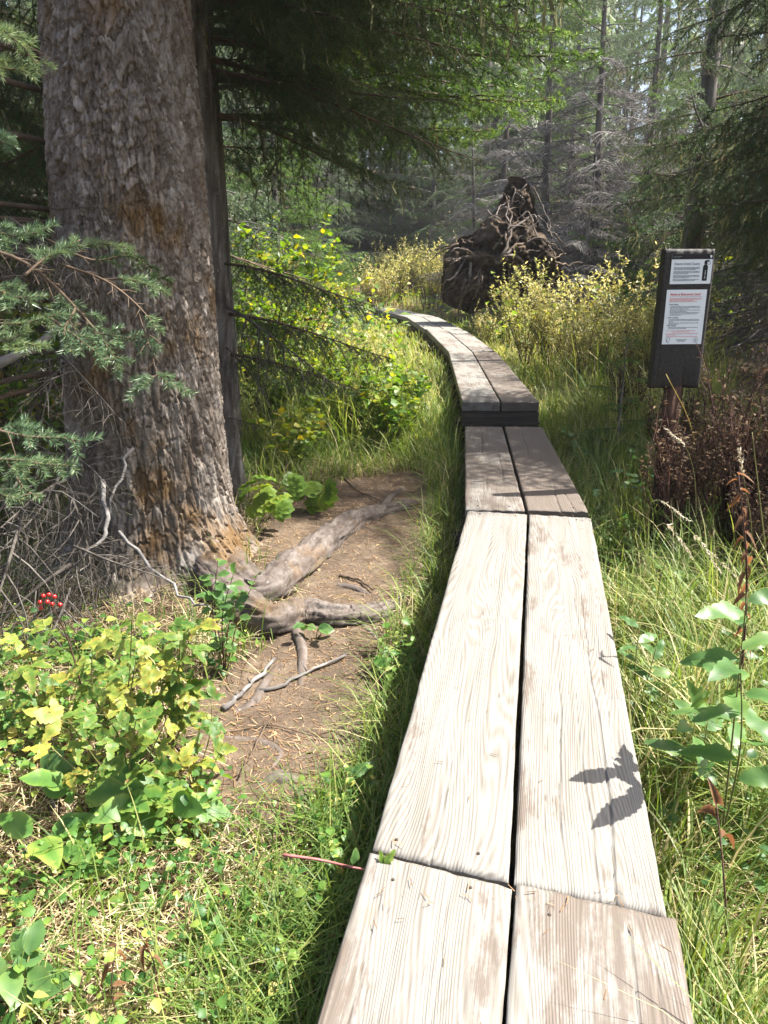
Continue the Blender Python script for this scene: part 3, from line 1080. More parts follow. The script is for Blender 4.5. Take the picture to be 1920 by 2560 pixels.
# ------------------------------------------------------------------ the big spruce
def worley(u, v, period, s):
    """nearest and second nearest cell distance and the cell's number, u wraps after 'period' cells"""
    iu, iv = np.floor(u), np.floor(v)
    f1 = np.full(u.shape, 9.0); f2 = np.full(u.shape, 9.0)
    cid = np.zeros(u.shape); dx1 = np.zeros(u.shape); dy1 = np.zeros(u.shape)
    for a in (-1, 0, 1):
        for b in (-1, 0, 1):
            cu, cv = iu + a, iv + b
            w = np.mod(cu, period)
            px, py = cu + hash2(w, cv, s), cv + hash2(w, cv, s + 5)
            dx, dy = u - px, v - py
            d = np.sqrt(dx * dx + dy * dy)
            new = d < f1
            f2 = np.where(new, f1, np.minimum(f2, d))
            cid = np.where(new, hash2(w, cv, s + 11), cid)
            dx1 = np.where(new, dx, dx1); dy1 = np.where(new, dy, dy1)
            f1 = np.where(new, d, f1)
    return f1, f2, cid, dx1, dy1


def terrace(n, k, sharp=5.0):
    """layered flakes: the noise cut into steps"""
    t = n * k
    f = np.floor(t)
    return (f + np.clip((t - f) * sharp - (sharp - 1), 0, 1)) / k, f


def bark_relief(cu, cv, U_, Z, per, low, s=0):
    """fissured plates low down, overlapping flakes higher up; returns relief in metres and a tint"""
    w1 = fbm(cu * 4 + Z * 2.3, cv * 4 + Z * 1.7, 41 + s, 3)
    w2 = fbm(cu * 9 + 3, cv * 9 + Z * 6, 43 + s, 3)
    n1 = fbm(cu * 13 + w1 * 2, cv * 13 + Z * 13 + w2 * 1.5, 45 + s, 4)
    t1, id1 = terrace(n1 + .5 + .12 * w2, 9)
    n2 = fbm(cu * 26 + 8 + w2, cv * 26 + Z * 22 + w1, 47 + s, 3)
    t2, id2 = terrace(n2 + .5, 7)
    a1, a2, ci, dx, dy = worley(U_ * per * 1.5 + w1 * 3.2 + w2 * 1.6, Z * 24 + w2 * 2.6 + w1 * 2, round(per * 1.5), 3 + s)
    b1, b2, cj, ex, ey = worley(U_ * per * .8 + w1 * 2.8 + w2 * 1.2, Z * 9.0 + w2 * 3.0, round(per * .8), 17 + s)
    pa = np.clip((a2 - a1) / .09, 0, 1)
    pb = np.clip((b2 - b1) / .11, 0, 1)
    rid = np.clip(1 - np.abs(fbm(cu * 10 + Z * .9 + w2 * .7 + 7, cv * 10 - Z * .8, 51 + s, 3)) * 11, 0, 1)
    d = (.020 + .016 * low) * (t1 - .5) + .010 * (t2 - .5)
    d = d + (1 - low) * (.008 * pa + .008 * (ci - .5) - .007 * dy * pa + .010 * pb) + low * (.017 * pb + .009 * (cj - .5))
    rd2 = np.clip(1 - np.abs(fbm(cu * 16 + Z * 1.6 + w2 * 1.2 + 2, cv * 16 + Z * 1.1, 57 + s, 3)) * 12, 0, 1)
    d = d - .012 * rid * (.3 + .7 * low) - .006 * rd2 + .003 * fbm(U_ * per * 5, Z * 90, 61 + s, 2)
    tint = .46 + .36 * (hash2(id1, id2, 3) - .5) + .48 * ((ci - .5) * (1 - low) + (cj - .5) * low) + .35 * w1
    return d, np.clip(tint, 0, 1)


def big_trunk():
    nz = 720
    zg = float(ground(*TRUNK))
    z = np.linspace(-.30, 3.3, nz)
    th = np.r_[np.linspace(-3.35, .75, 390, endpoint=False), np.linspace(.75, 2 * math.pi - 3.35, 70, endpoint=False)]
    nth = len(th)
    TH, Z = np.meshgrid(th, z)
    r = np.interp(Z + zg, [0, .35, 1.07, 2.0, 2.66, 3.6], [.405, .382, .350, .322, .292, .262])
    lobes = sum(a * np.exp(-((np.angle(np.exp(1j * (TH - t0)))) / w) ** 2) for t0, a, w in
                ((-.62, .28, .36), (.2, .16, .3), (-1.5, .20, .4), (-2.4, .20, .35), (1.6, .18, .4), (3.0, .2, .4)))
    r = r + (.05 + lobes) * np.exp(-np.clip(Z + .05, 0, None) / .15) + .03 * lobes * np.exp(-np.clip(Z, 0, None) / .5)
    r = r + .03 * fbm(np.cos(TH) * 1.6 + 4, Z * 1.1 + np.sin(TH) * 1.6, 31)
    low = np.clip((1.5 - Z) / 1.1, 0, 1)
    d, tint = bark_relief(np.cos(TH), np.sin(TH), TH / (2 * math.pi), Z, 50, low)
    r = r + 1.15 * d
    lx = .045 * (Z - 1.0) * .5
    V = np.stack([lx + r * np.cos(TH), r * np.sin(TH), Z], -1).reshape(-1, 3)
    i = np.arange(nz - 1)[:, None] * nth
    j = np.arange(nth)[None]
    k = (j + 1) % nth
    F = np.stack([i + j, i + k, i + nth + k, i + nth + j], -1).reshape(-1, 4)
    m = MB()
    m.add(V, F, 0, tint.ravel())
    zz = np.linspace(3.26, 15.5, 14)      # the bole above
    m.tube(np.stack([.045 * (zz - 1) * .5, zz * 0, zz], -1), np.interp(zz, [3.26, 15.5], [.285, .04]), 16, 0, .5, rough=.08, rng=np.random.default_rng(3))
    return m.mesh('trunk', [M_BARK])


TZ = float(ground(*TRUNK))
big = thing('spruce_tree', 'massive old spruce with flaking grey bark and spreading roots beside the dirt path', 'spruce tree', (TRUNK[0], TRUNK[1], TZ))
obj('trunk', big_trunk(), big)
BIGO = np.array([TRUNK[0], TRUNK[1], TZ])


def root(pts, r, name='root', tree=big, org=BIGO, mat=M_ROOT, n=26, seg=14, sink=.35, rng=np.random.default_rng(9), lift=0.0):
    """a root along spots of the photograph on the ground; r: thickness along it"""
    P = np.array([G(*p) if not isinstance(p, float) else np.array([TRUNK[0] + .30 * math.cos(p), TRUNK[1] + .30 * math.sin(p), TZ]) for p in pts])
    P = curve(P, n)
    rr = np.interp(np.linspace(0, 1, n), np.linspace(0, 1, len(r)), r)
    P[:, 2] = ground(P[:, 0], P[:, 1]) + rr * (1 - sink) + lift
    P[-2:, 2] -= rr[-2:] * .8
    m = MB()
    # knobbly section
    d = nrm(np.gradient(P, axis=0))
    th = np.arange(seg) / seg * 2 * math.pi
    S_ = np.concatenate([[0], np.cumsum(np.linalg.norm(np.diff(P, axis=0), axis=1))])
    side = nrm(np.cross(d, np.array([0, 0, 1.0])))
    up = np.cross(side, d)
    if seg > 15:
        n_, seg = n * 3, 48
        th = np.arange(seg) / seg * 2 * math.pi
        u0, u1 = np.linspace(0, 1, n), np.linspace(0, 1, n_)
        P = np.stack([np.interp(u1, u0, P[:, c]) for c in range(3)], -1)
        side = nrm(np.stack([np.interp(u1, u0, side[:, c]) for c in range(3)], -1))
        up = nrm(np.stack([np.interp(u1, u0, up[:, c]) for c in range(3)], -1))
        rr, S_, n = np.interp(u1, u0, rr), np.interp(u1, u0, S_), n_
    rad = rr[:, None] * (1 + .35 * fbm(S_[:, None] * 7 + np.cos(th) * 1.2, np.sin(th) * 1.2 + P[0, 0] * 9, 7) + .22 * fbm(S_[:, None] * 30, th[None] * 3 + P[0, 1] * 5, 8, 2))
    TH_, SS = np.meshgrid(th, S_)
    rel, tint = bark_relief(np.cos(TH_) * .45, np.sin(TH_) * .45, TH_ / (2 * math.pi), SS + P[0, 0], 24, np.full(TH_.shape, .55), 5)
    rad = rad + rel * np.clip(rr[:, None] / .08, .12, 1.3)
    V = P[:, None] + rad[..., None] * (np.cos(th)[None, :, None] * side[:, None] + np.sin(th)[None, :, None] * up[:, None])
    i = np.arange(n - 1)[:, None] * seg
    j = np.arange(seg)[None]
    k = (j + 1) % seg
    F = np.stack([i + j, i + seg + j, i + seg + k, i + k], -1).reshape(-1, 4)
    m.add(V.reshape(-1, 3) - org, F, 0, tint.ravel())
    m.add(np.vstack([V[-1], P[-1][None]]) - org, [[q, seg, (q + 1) % seg] for q in range(seg)], 0, .5)
    return m.build(name, [mat], tree)


root([.2, (640, 1500), (735, 1440), (800, 1378), (880, 1318), (960, 1288), (1040, 1270), (1062, 1262)], [.07, .078, .084, .074, .062, .048, .036, .022], n=44, seg=20, sink=.55)
root([(940, 1300), (965, 1262), (990, 1240), (1012, 1215)], [.035, .025, .018, .012], n=14, seg=8)
root([-.75, (655, 1570), (760, 1552), (860, 1558), (945, 1545), (1000, 1512)], [.09, .075, .06, .052, .045, .018], n=44, seg=20, sink=.52)
root([(720, 1540), (748, 1600), (756, 1660), (752, 1745)], [.030, .024, .020, .012], n=18, seg=10, sink=.75)
root([(820, 1532), (890, 1560), (940, 1600), (985, 1660)], [.018, .015, .011, .005], n=16, seg=8, sink=.5)
root([(700, 1670), (660, 1720), (625, 1770), (560, 1790)], [.016, .020, .016, .006], n=16, seg=8, sink=.6)
root([(560, 1850), (640, 1860), (700, 1890), (650, 1960)], [.010, .015, .012, .005], n=16, seg=8, sink=.6)
root([(640, 1975), (700, 1955), (770, 1962)], [.008, .030, .008], n=14, seg=10, sink=.75)
root([(845, 1470), (890, 1480), (935, 1498)], [.016, .022, .008], n=12, seg=8, sink=.6)

# boughs of the big spruce: the crown above and a few long low limbs
rng = np.random.default_rng(77)
ga = 0.3
for i in range(62):
    z = 3.4 + 11.5 * (i / 62) ** 1.1
    ga += 2.399 + rng.normal(0, .25)
    s = 1.35 * (1 - z / 16.5) ** .7 * rng.uniform(.8, 1.15)
    if math.sin(ga) < -.45 and z < 6.5:
        s *= .45        # the side over the open path is thin
    elif math.cos(ga) > .3 and math.sin(ga) < -.05 and z < 8:
        s *= .6
for i in range(11):
    a = rng.uniform(-.5, .0)
    z = 2.95 + .2 * i
    hang_branch(big, B_NEAR[i % 4], (math.cos(a) * .22, math.sin(a) * .22, z), a, rng.uniform(-.02, .2), rng.uniform(.6, .95), rng.normal(0, .2))
for i in range(10):                                   # heavy limbs on the sunny side that keep the bole in shade
    a = rng.uniform(-.06, .5)
    z = 3.15 + .28 * i
    hang_branch(big, B_NEAR[i % 4], (math.cos(a) * .22, math.sin(a) * .22, z), a, rng.uniform(-.05, .2), rng.uniform(.8, 1.1), rng.normal(0, .2))
    hang_branch(big, B_NEAR[i % 4], (math.cos(ga) * .2, math.sin(ga) * .2, z), ga, rng.uniform(-.15, .15), max(.3, s), rng.normal(0, .15))

# ------------------------------------------------------------------ conifers beside and behind the big spruce
def tree_at(px, y):
    return (px - 960) / F_PX * (y * CP + .3) , y


rng = np.random.default_rng(21)
x2, y2 = -1.12, 4.85
z2 = float(ground(x2, y2))
t2 = thing('spruce_tree', 'grey-barked spruce trunk standing close behind the massive spruce, its dark boughs overhanging', 'spruce tree', (x2, y2, z2))
obj('trunk', trunk_mesh('trunk', 13, .155, .02, 40, rng, M_BARK2, rows=120, bumps=.05), t2)
for i in range(46):                                  # dark boughs that fill the upper middle
    z = 2.35 + 3.4 * (i / 46) ** .9
    a = rng.uniform(-.55, 1.25)
    hang_branch(t2, B_NEAR[i % 4], (.12 * math.cos(a), .12 * math.sin(a), z), a, rng.uniform(-.05, .28), rng.uniform(.55, 1.0) * (1 if z > 2.6 else .85), rng.normal(0, .2))
for i in range(26):                                  # the rest of the crown
    z = 2.4 + 10.3 * (i / 26)
    a = rng.uniform(1.4, 5.4)
    hang_branch(t2, B_NEAR[i % 4], (.1 * math.cos(a), .1 * math.sin(a), z), a, rng.uniform(-.05, .2), max(.25, 1.0 * (1 - z / 14)), rng.normal(0, .2))
for (z, a, s, p) in ((.95, -.25, .40, .05), (1.2, .0, .48, 0.0), (1.5, -.1, .45, .0)):
    hang_branch(t2, B_NEAR[int(z * 10) % 4], (.13 * math.cos(a), .13 * math.sin(a), z), a, p, s)
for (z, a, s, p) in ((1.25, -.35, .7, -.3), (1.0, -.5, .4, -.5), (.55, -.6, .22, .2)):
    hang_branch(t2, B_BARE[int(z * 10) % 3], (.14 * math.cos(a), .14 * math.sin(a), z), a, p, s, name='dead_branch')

x3, y3 = -1.27, 6.1
z3 = float(ground(x3, y3))
t3 = thing('fir_tree', 'slender dark fir trunk half hidden behind the spruces, pale green branch tips', 'fir tree', (x3, y3, z3))
obj('trunk', trunk_mesh('trunk', 11, .085, .015, 20, rng, M_BARK2, rows=60, bumps=.05), t3)
for i in range(34):
    z = 2.9 + 7.5 * (i / 34)
    a = rng.uniform(-.6, .9) if i % 3 else rng.uniform(.9, 5.5)
    hang_branch(t3, B_NEAR[(i + 1) % 4], (0, 0, z), a, rng.uniform(-.05, .25), max(.3, rng.uniform(.9, 1.25) * (1 - z / 14)), rng.normal(0, .2))
for (z, a, s, p) in ((3.05, .02, 1.75, .02), (2.75, .16, 1.7, .06), (3.4, .3, 1.8, .02), (3.6, -.1, 1.75, .05), (2.5, .35, 1.5, .1), (3.9, .12, 1.85, .0), (3.2, -.15, 1.6, .04), (4.3, .0, 1.9, .0), (3.0, .45, 1.7, .05)):
    hang_branch(t3, B_NEAR_L[int(z * 10) % 2], (0, 0, z), a, p, s)

# conifers on the right
conifer('spruce_tree', 'shaggy lichen-hung spruce rising behind the trail sign', 3.62, 9.3, 6.4, .15, B_LICHEN + B_MID[:1], rng, base=2.1, n=34, reach=2.0, seg=24)
conifer('spruce_tree', 'dark spruce reaching into the picture from the right edge beyond the trail sign', 4.5, 5.7, 11, .17, B_LICHEN[:2] + B_NEAR[:2], rng, base=1.5, n=84, reach=2.6, dead_to=2.0, dead_set=B_DEAD)
rt2 = [o for o in bpy.data.objects if str(o.get('label', '')).startswith('dark spruce reaching')][0]
for i in range(18):
    z = 2.1 + 2.7 * i / 18
    a = math.pi + rng.uniform(-.65, .6)
    hang_branch(rt2, (B_LICHEN + B_NEAR)[i % 7], (.14 * math.cos(a), .14 * math.sin(a), z), a, rng.uniform(-.02, .25), rng.uniform(.9, 1.3), rng.normal(0, .2))
dead_t = conifer('dead_thicket_spruce', 'tangle of bare dead spruce boughs by the right edge near the sign', 3.55, 5.3, 2.6, .06, B_BARE, rng, base=.35, n=26, reach=1.5, dead_to=9, dead_set=B_DEAD[:2] + B_BARE, cone=.5)
conifer('spruce_tree', 'dense dark spruce with drooping boughs over the right side of the trail sign', 4.5, 7.8, 5.6, .14, B_NEAR[:3] + B_LICHEN[:1], rng, base=1.2, n=54, reach=2.5, dead_to=1.8, dead_set=B_DEAD)
conifer('fir_sapling', 'small bright green fir sapling behind the left side of the trail sign', 1.78, 5.6, 1.0, .014, B_LIGHT, rng, base=.12, n=16, reach=.55, seg=6)

FAR = [
    ('spruce_tree', 'grey spruce trunk with bare dead limbs just right of the upturned root plate', 1475, 17.0, 11, .17, 'dead', 5.5),
    ('spruce_tree', 'thin dark spruce trunk directly behind the upturned root plate', 1352, 18.0, 13, .15, 'dead', 4.5),
    ('spruce_tree', 'pale lit spruce trunk with silvery limbs between the root plate and the sign', 1592, 19.5, 13, .17, 'dead', 5.0),
    ('spruce_tree', 'narrow green spruce left of the upturned root plate', 1075, 28.0, 12, .14, 'mid', 0.0),
    ('spruce_tree', 'dusky spruce with low grey limbs beyond the far end of the boardwalk', 990, 30.0, 13, .16, 'mid', 2.6),
    ('spruce_tree', 'broad dark spruce behind the yellow bushes left of the boardwalk end', 800, 27.0, 13, .18, 'mid', 0.0),
    ('spruce_tree', 'bright green spruce standing in the sunny gap beside the old trunks', 700, 21.0, 10, .14, 'light', 0.0),
    ('spruce_tree', 'tall silvery half-dead spruce behind the gap above the root plate', 1240, 24.0, 14, .17, 'dead', 5.0),
    ('spruce_tree', 'slim pale spruce deep in the wood above the root plate', 1400, 27.0, 14, .16, 'light', 2.0),
    ('spruce_tree', 'grey leafless spruce deep in the wood left of the sign', 1535, 25.0, 13, .15, 'dead', 6.0),
    ('spruce_tree', 'green drooping spruce close behind the sign, left of the shaggy one', 1680, 16.0, 7.5, .12, 'light', 0.0),
    ('spruce_tree', 'dense dark spruce behind the sign at the right edge', 1850, 12.5, 7.0, .15, 'lich', 1.5),
    ('spruce_tree', 'very dark spruce filling the far right edge of the wood', 2010, 9.6, 6.4, .15, 'lich', 1.5),
    ('spruce_tree', 'sunlit feathery spruce at the top of the gap over the boardwalk', 1130, 30.0, 15, .18, 'light', 0.0),
    ('spruce_tree', 'pale distant spruce over the far end of the boardwalk', 910, 32.0, 15, .18, 'light', 0.0),
    ('spruce_tree', 'dim distant spruce left of the sunny gap', 770, 29.0, 14, .18, 'mid', 0.0),
    ('spruce_tree', 'tall dim spruce far behind the sign', 1720, 26.0, 15, .19, 'mid', 3.0),
    ('spruce_tree', 'distant green spruce between two grey trunks above the root plate', 1310, 33.0, 15, .18, 'light', 0.0),
    ('spruce_tree', 'dark spruce at the left edge behind the massive trunk', -60, 6.8, 10, .14, 'near', 1.6),
    ('spruce_tree', 'shadowy spruce at the upper left corner behind the foreground boughs', 60, 10.0, 12, .16, 'mid', 0.0),
    ('spruce_tree', 'spruce hidden mostly behind the massive trunk, dark tips showing beside it', 420, 11.0, 12, .16, 'mid', 0.0),
    ('spruce_tree', 'leaning dead grey snag close behind the left side of the root plate', 1190, 19.0, 6.5, .10, 'snag', 9.0),
    ('spruce_tree', 'bare silvery snag right behind the willow bushes', 1440, 15.5, 4.5, .07, 'snag', 9.0),
]
SETS = {'dead': B_MID[:2] + B_LIGHT[:1], 'mid': B_MID, 'light': B_LIGHT, 'lich': B_LICHEN + B_MID[:2], 'near': B_NEAR, 'snag': B_DEAD}
for (nm, lb, px, y, H, r, st, dt) in FAR:
    x, y = tree_at(px, y)
    conifer('dead_snag' if st == 'snag' else nm, lb, x, y, H * (.72 if y < 30 else .85), r * .8, SETS[st], rng, base=.5 if st != 'near' else 1.0, n=92 if st != 'snag' else 44, reach=3.1 if st != 'snag' else 2.1,
            dead_to=dt, dead_set=B_DEADF if y > 14 else B_DEAD, top=None, lean=(rng.normal(0, .15), 0), seg=14, cat='dead tree' if st == 'snag' else 'spruce tree')

# ------------------------------------------------------------------ far wood, too deep to tell the trees apart
mb = MB()
rng = np.random.default_rng(31)
for i in range(230):
    y = 31 + 50 * rng.random() ** 1.3
    x = rng.uniform(-.75, .85) * y
    z = float(ground(x, y))
    H = rng.uniform(10, 20)
    mb.tube([[x, y, z - .3], [x, y, z + H]], [.2, .02], 5, 0, rng.random())
    k = 250
    f = rng.random(k) ** .8
    zz = z + .8 + (H - .8) * f
    rad = (1 - f) ** .8 * H * .17 * np.sqrt(rng.random(k)) + .1
    a = rng.random(k) * 6.283
    P = np.stack([x + rad * np.cos(a), y + rad * np.sin(a), zz - rad * .3], -1)
    d = np.stack([np.cos(a), np.sin(a), np.full(k, -.55)], -1) + rng.normal(0, .3, (k, 3))
    R = frames(d, np.array([0, 0, 1.0]) + rng.normal(0, .4, (k, 3)))
    TV = np.array([[-.05, 0, 0], [.05, 0, 0], [.13, .35, -.05], [-.13, .35, -.05], [.05, .85, -.2], [-.05, .85, -.2]])
    mb.inst(TV, np.array([[0, 1, 2, 3], [3, 2, 4, 5]]), R, P, 1, np.clip(rng.normal(.5, .25, k), 0, 1), rng.uniform(.5, 1.1, k))
setting(mb.build('forest', [M_BARK2, M_NEEDLE_G]), 'far spruce wood behind everything', 'stuff')

# ------------------------------------------------------------------ leaves and bushes
def leaf_tpl(L, W, n=4, fold=.2, curl=.15, teeth=0.0, peak=.42, lobes=0.0, stalk=0.0):
    """a leaf along +y, folded at the midrib; teeth cut the margin"""
    t = np.linspace(0, 1, n + 1)
    w = W * np.sin(np.pi * t ** (math.log(.5) / math.log(peak))) ** .8
    if teeth:
        w = w * (1 - teeth * (np.arange(n + 1) % 2))
    if lobes:
        w = w * (1 - lobes * np.exp(-((t - .62) / .07) ** 2)) * (1 + lobes * .5 * np.exp(-((t - .5) / .08) ** 2))
    w[0] = W * .04; w[-1] = W * .02
    yc = stalk + t * L
    zc = -curl * L * t ** 2
    rp = .05 * L if n >= 8 else 0.0        # the blade of a large leaf ripples
    r1, r2 = rp * np.sin(t * 11 + L * 900), rp * np.sin(t * 13 + 2 + W * 2000)
    V = np.vstack([np.c_[-w, yc, zc + fold * w + r1 * np.sin(np.pi * t)], np.c_[0 * w, yc, zc], np.c_[w, yc, zc + fold * w + r2 * np.sin(np.pi * t)]])
    m = n + 1
    F = []
    for k in range(n):
        F += [[k, m + k, m + k + 1, k + 1], [m + k, 2 * m + k, 2 * m + k + 1, m + k + 1]]
    return V, np.array(F)


def bush_meshes(seed, H, spread, nstem, tpl, per, size, stem_mat, leaf_mat, nbr=6, up=.55, tint=(.5, .22), clump=False, lean=.5):
    rng = np.random.default_rng(seed)
    ms, ml = MB(), MB()
    P, D = [], []
    for i in range(nstem):
        a = rng.random() * 6.283
        h = H * rng.uniform(.6, 1.08)
        r = spread * math.sqrt(rng.random())
        s = np.linspace(0, 1, 6)
        top = np.array([r * math.cos(a), r * math.sin(a), h])
        q = np.stack([top[0] * (.12 + .88 * s ** 1.5), top[1] * (.12 + .88 * s ** 1.5), h * s], -1) + rng.normal(0, .025 * H, (6, 3)) * s[:, None]
        ms.tube(q, np.interp(s, [0, 1], [.0075 * H + .002, .0018]), 4, 0, rng.random(), cap=False)
        for b in range(nbr):
            f = .25 + .75 * (b + rng.random()) / nbr
            k = f * 5
            j = min(int(k), 4)
            p = q[j] * (1 - k + j) + q[j + 1] * (k - j)
            aa = rng.random() * 6.283
            d = nrm(np.array([math.cos(aa) * (1 - up), math.sin(aa) * (1 - up), up + rng.normal(0, .15)]))
            l = H * rng.uniform(.12, .34)
            e = p + d * l
            ms.tube([p, p + d * l * .5 + rng.normal(0, .01, 3), e], [.0028, .002, .001], 3, 0, rng.random(), cap=False)
            for u in range(per):
                g = rng.uniform(.1, 1.05)
                pp = p + d * l * g
                ang = rng.random() * 6.283
                o = np.array([math.cos(ang), math.sin(ang), rng.normal(.15, .35)])
                P.append(pp + rng.normal(0, .006, 3)); D.append(nrm(nrm(o) * .8 + d * .6))
    P, D = np.array(P), np.array(D)
    k = len(P)
    N = np.array([0, 0, 1.0]) + rng.normal(0, .45, (k, 3))
    base = rng.normal(0, tint[1] * .6, k) + tint[0] + .25 * (vnoise(P[:, 0] * 4 + seed, P[:, 2] * 4) - .5)
    ml.inst(*tpl, frames(D, N), P, 0, np.clip(base + rng.normal(0, tint[1], k), 0, 1), rng.uniform(*size, k))
    return ms.mesh('stems', [stem_mat]), ml.mesh('leaves', [leaf_mat])


TPL_WIL = leaf_tpl(.050, .0085, 3, .15, .2)
TPL_OVAL = leaf_tpl(.060, .022, 4, .2, .25)
TPL_SMALL = leaf_tpl(.028, .012, 3, .2, .2)
WILLOWS = [bush_meshes(300 + k, 1.25, .55, 15, TPL_WIL, 15, (.8, 1.5), M_TWIG, M_WILLOW, 7, .62, (.48 + .06 * k, .22)) for k in range(4)]
THICKET = [bush_meshes(320 + k, 1.35, .55, 13, TPL_OVAL, 9, (.7, 1.4), M_TWIG, M_BUSH, 7, .45, (.42 + .12 * k, .22)) for k in range(3)]
LOWLEAF = [bush_meshes(340 + k, .55, .35, 10, TPL_OVAL, 6, (.7, 1.5), M_STEM, M_BUSH, 4, .4, (.4 + .1 * k, .2)) for k in range(3)]
WITHER = [bush_meshes(360 + k, .95, .34, 24, leaf_tpl(.024, .006, 3, .6, .6), 7, (.6, 1.5), M_DARKSTEM, M_DRY, 9, .75, (.42, .3)) for k in range(3)]


def bush(name, label, var, x, y, s, rz, cat='bush', group=None, sz=None):
    t = thing(name, label, cat, (x, y, float(ground(x, y)) - .02), rz, group)
    t.scale = (s, s, sz or s)
    obj('stems', var[0], t)
    obj('leaves', var[1], t)
    return t


rng = np.random.default_rng(41)
gW = 'willow bushes right of the boardwalk'
# willows between the boardwalk and the sign, each at its own spot
for k, (px, y, s, lb) in enumerate([
        (1290, 12.2, .95, 'pale willow bush standing in front of the upturned root plate'),
        (1375, 11.6, .9, 'yellowish willow bush below the right end of the root plate'),
        (1450, 11.2, .95, 'wide willow bush halfway between the root plate and the sign'),
        (1550, 10.6, .98, 'bright willow bush just left of the sign top'),
        (1210, 11.9, .5, 'low willow bush under the left half of the root plate')]):
    x, y = tree_at(px, y)
    bush('willow_bush', lb, WILLOWS[k % 4], x, y, s, rng.random() * 6)
ORD = 'first second third fourth fifth sixth seventh eighth ninth tenth eleventh twelfth thirteenth fourteenth fifteenth sixteenth seventeenth eighteenth nineteenth twentieth'.split() + ['twenty-' + w for w in 'first second third fourth fifth sixth seventh eighth'.split()]
spots = []
for k in range(15):
    y = rng.uniform(7.6, 10.2)
    spots.append((1.75 + rng.uniform(0, 1) * (.25 * y - .4) * .9, y))
for k, (x, y) in enumerate(sorted(spots, key=lambda p: p[0] / p[1])):
    bush('willow_bush', ORD[k] + ' low willow bush from the boardwalk towards the sign', WILLOWS[k % 4], x, y, rng.uniform(.5, .85), rng.random() * 6, group=gW)
gM = 'willow bushes around the boardwalk end'
spots = [(rng.uniform(-4.5, 2.6), rng.uniform(16.5, 24)) for k in range(24)]
spots = sorted([p for p in spots if walk_d(*p) > .8], key=lambda p: p[0] / p[1])
for k, (x, y) in enumerate(spots):
    bush('willow_bush', ORD[k] + ' yellowing willow bush from the left in the far meadow', WILLOWS[k % 4], x, y, rng.uniform(.8, 1.25), rng.random() * 6, group=gM)
gT = 'leafy bushes left of the boardwalk'
for k, (px, y, s, lb) in enumerate([
        (735, 9.0, 1.15, 'tall sunlit yellow-green leafy bush left of the boardwalk bend'),
        (650, 7.6, 1.0, 'green leafy bush tucked behind the dark low spruce boughs'),
        (755, 11.5, .85, 'golden leafy bush nearer the far boardwalk curve'),
        (700, 12.5, 1.3, 'tall bright bush at the back of the sunny gap'),
        (600, 10.0, 1.2, 'leafy bush glimpsed right beside the second trunk'),
        (835, 15.5, .75, 'yellow bush close to where the boardwalk leaves the view')]):
    x, y = tree_at(px, y)
    bush('leafy_bush', lb, THICKET[k % 3], x, y, s, rng.random() * 6)
spots = [(rng.uniform(-1.1, .75), rng.uniform(5.1, 9.5)) for k in range(27)]
spots = sorted([p for p in spots if walk_d(*p) > .75 and np.hypot(p[0] - x3, p[1] - y3) > .3], key=lambda p: p[0] / p[1])
for k, (x, y) in enumerate(spots):
    bush('leafy_herb', ORD[k] + ' knee-high leafy plant from the trunks towards the boardwalk', LOWLEAF[k % 3], x, y, rng.uniform(.7, 1.2), rng.random() * 6, 'plant', 'leafy herbs left of the boardwalk')
for k, (x, y, s, lb) in enumerate([(-2.45, 4.9, .9, 'dark leafy bush behind the left side of the massive trunk'), (-3.0, 5.6, 1.1, 'shaded leafy bush at the left edge behind the dead boughs'),
                                   (-2.3, 6.6, 1.2, 'tall shaded bush deep behind the massive trunk'), (-2.15, 3.9, .55, 'low dark leafy bush at the left edge beside the trunk')]):
    bush('leafy_bush', lb, THICKET[k % 3], x, y, s, rng.random() * 6)
for k, (px, y, s, kind, lb) in enumerate([
        (915, 8.2, .5, 0, 'low yellow willow bush beside the left edge of the boardwalk bend'), (860, 7.2, .55, 1, 'low bright leafy bush in front of the boardwalk bend'),
        (780, 8.4, .8, 1, 'rounded yellow-green bush left of the boardwalk bend'),
        (1000, 6.6, .42, 1, 'small leafy bush beside the step of the boardwalk'), (900, 6.4, .45, 0, 'small pale willow shoot bush between step and low boughs'),
        (785, 9.8, .75, 0, 'cream-tipped willow bush behind the rounded bush left of the boards'), (700, 6.5, .55, 1, 'leafy bush under the tips of the low dark boughs')]):
    x, y = tree_at(px, y)
    bush('willow_bush' if kind == 0 else 'leafy_bush', lb, WILLOWS[k % 4] if kind == 0 else THICKET[k % 3], x, y, s, rng.random() * 6)
# withered brown plants round the sign post
for k, (x, y, s, lb) in enumerate([
        (1.62, 3.80, .78, 'withered dark brown plant in front of the sign post'), (1.98, 4.05, .95, 'tall withered brown bush right of the sign post'),
        (2.22, 3.55, .9, 'withered brown bush at the right edge below the sign'), (1.80, 3.35, .62, 'low withered brown plant between the sign post and the grass'),
        (2.5, 4.3, 1.0, 'brown withered bush at the right edge behind the sign'), (1.95, 4.9, .8, 'brown withered bush just behind the sign board'),
        (1.50, 3.62, .80, 'withered brown plant left of the sign post foot'), (1.86, 3.72, 1.0, 'dense withered brown bush hiding the foot of the sign post'),
        (2.15, 3.15, .85, 'withered brown bush by the dead stalk at the right edge'), (2.4, 3.9, 1.05, 'tallest withered brown bush at the right edge'),
        (2.05, 6.3, .75, 'brown withered bush left of and behind the sign')]):
    bush('withered_bush', lb, WITHER[k % 3], x, y, s, rng.random() * 6)

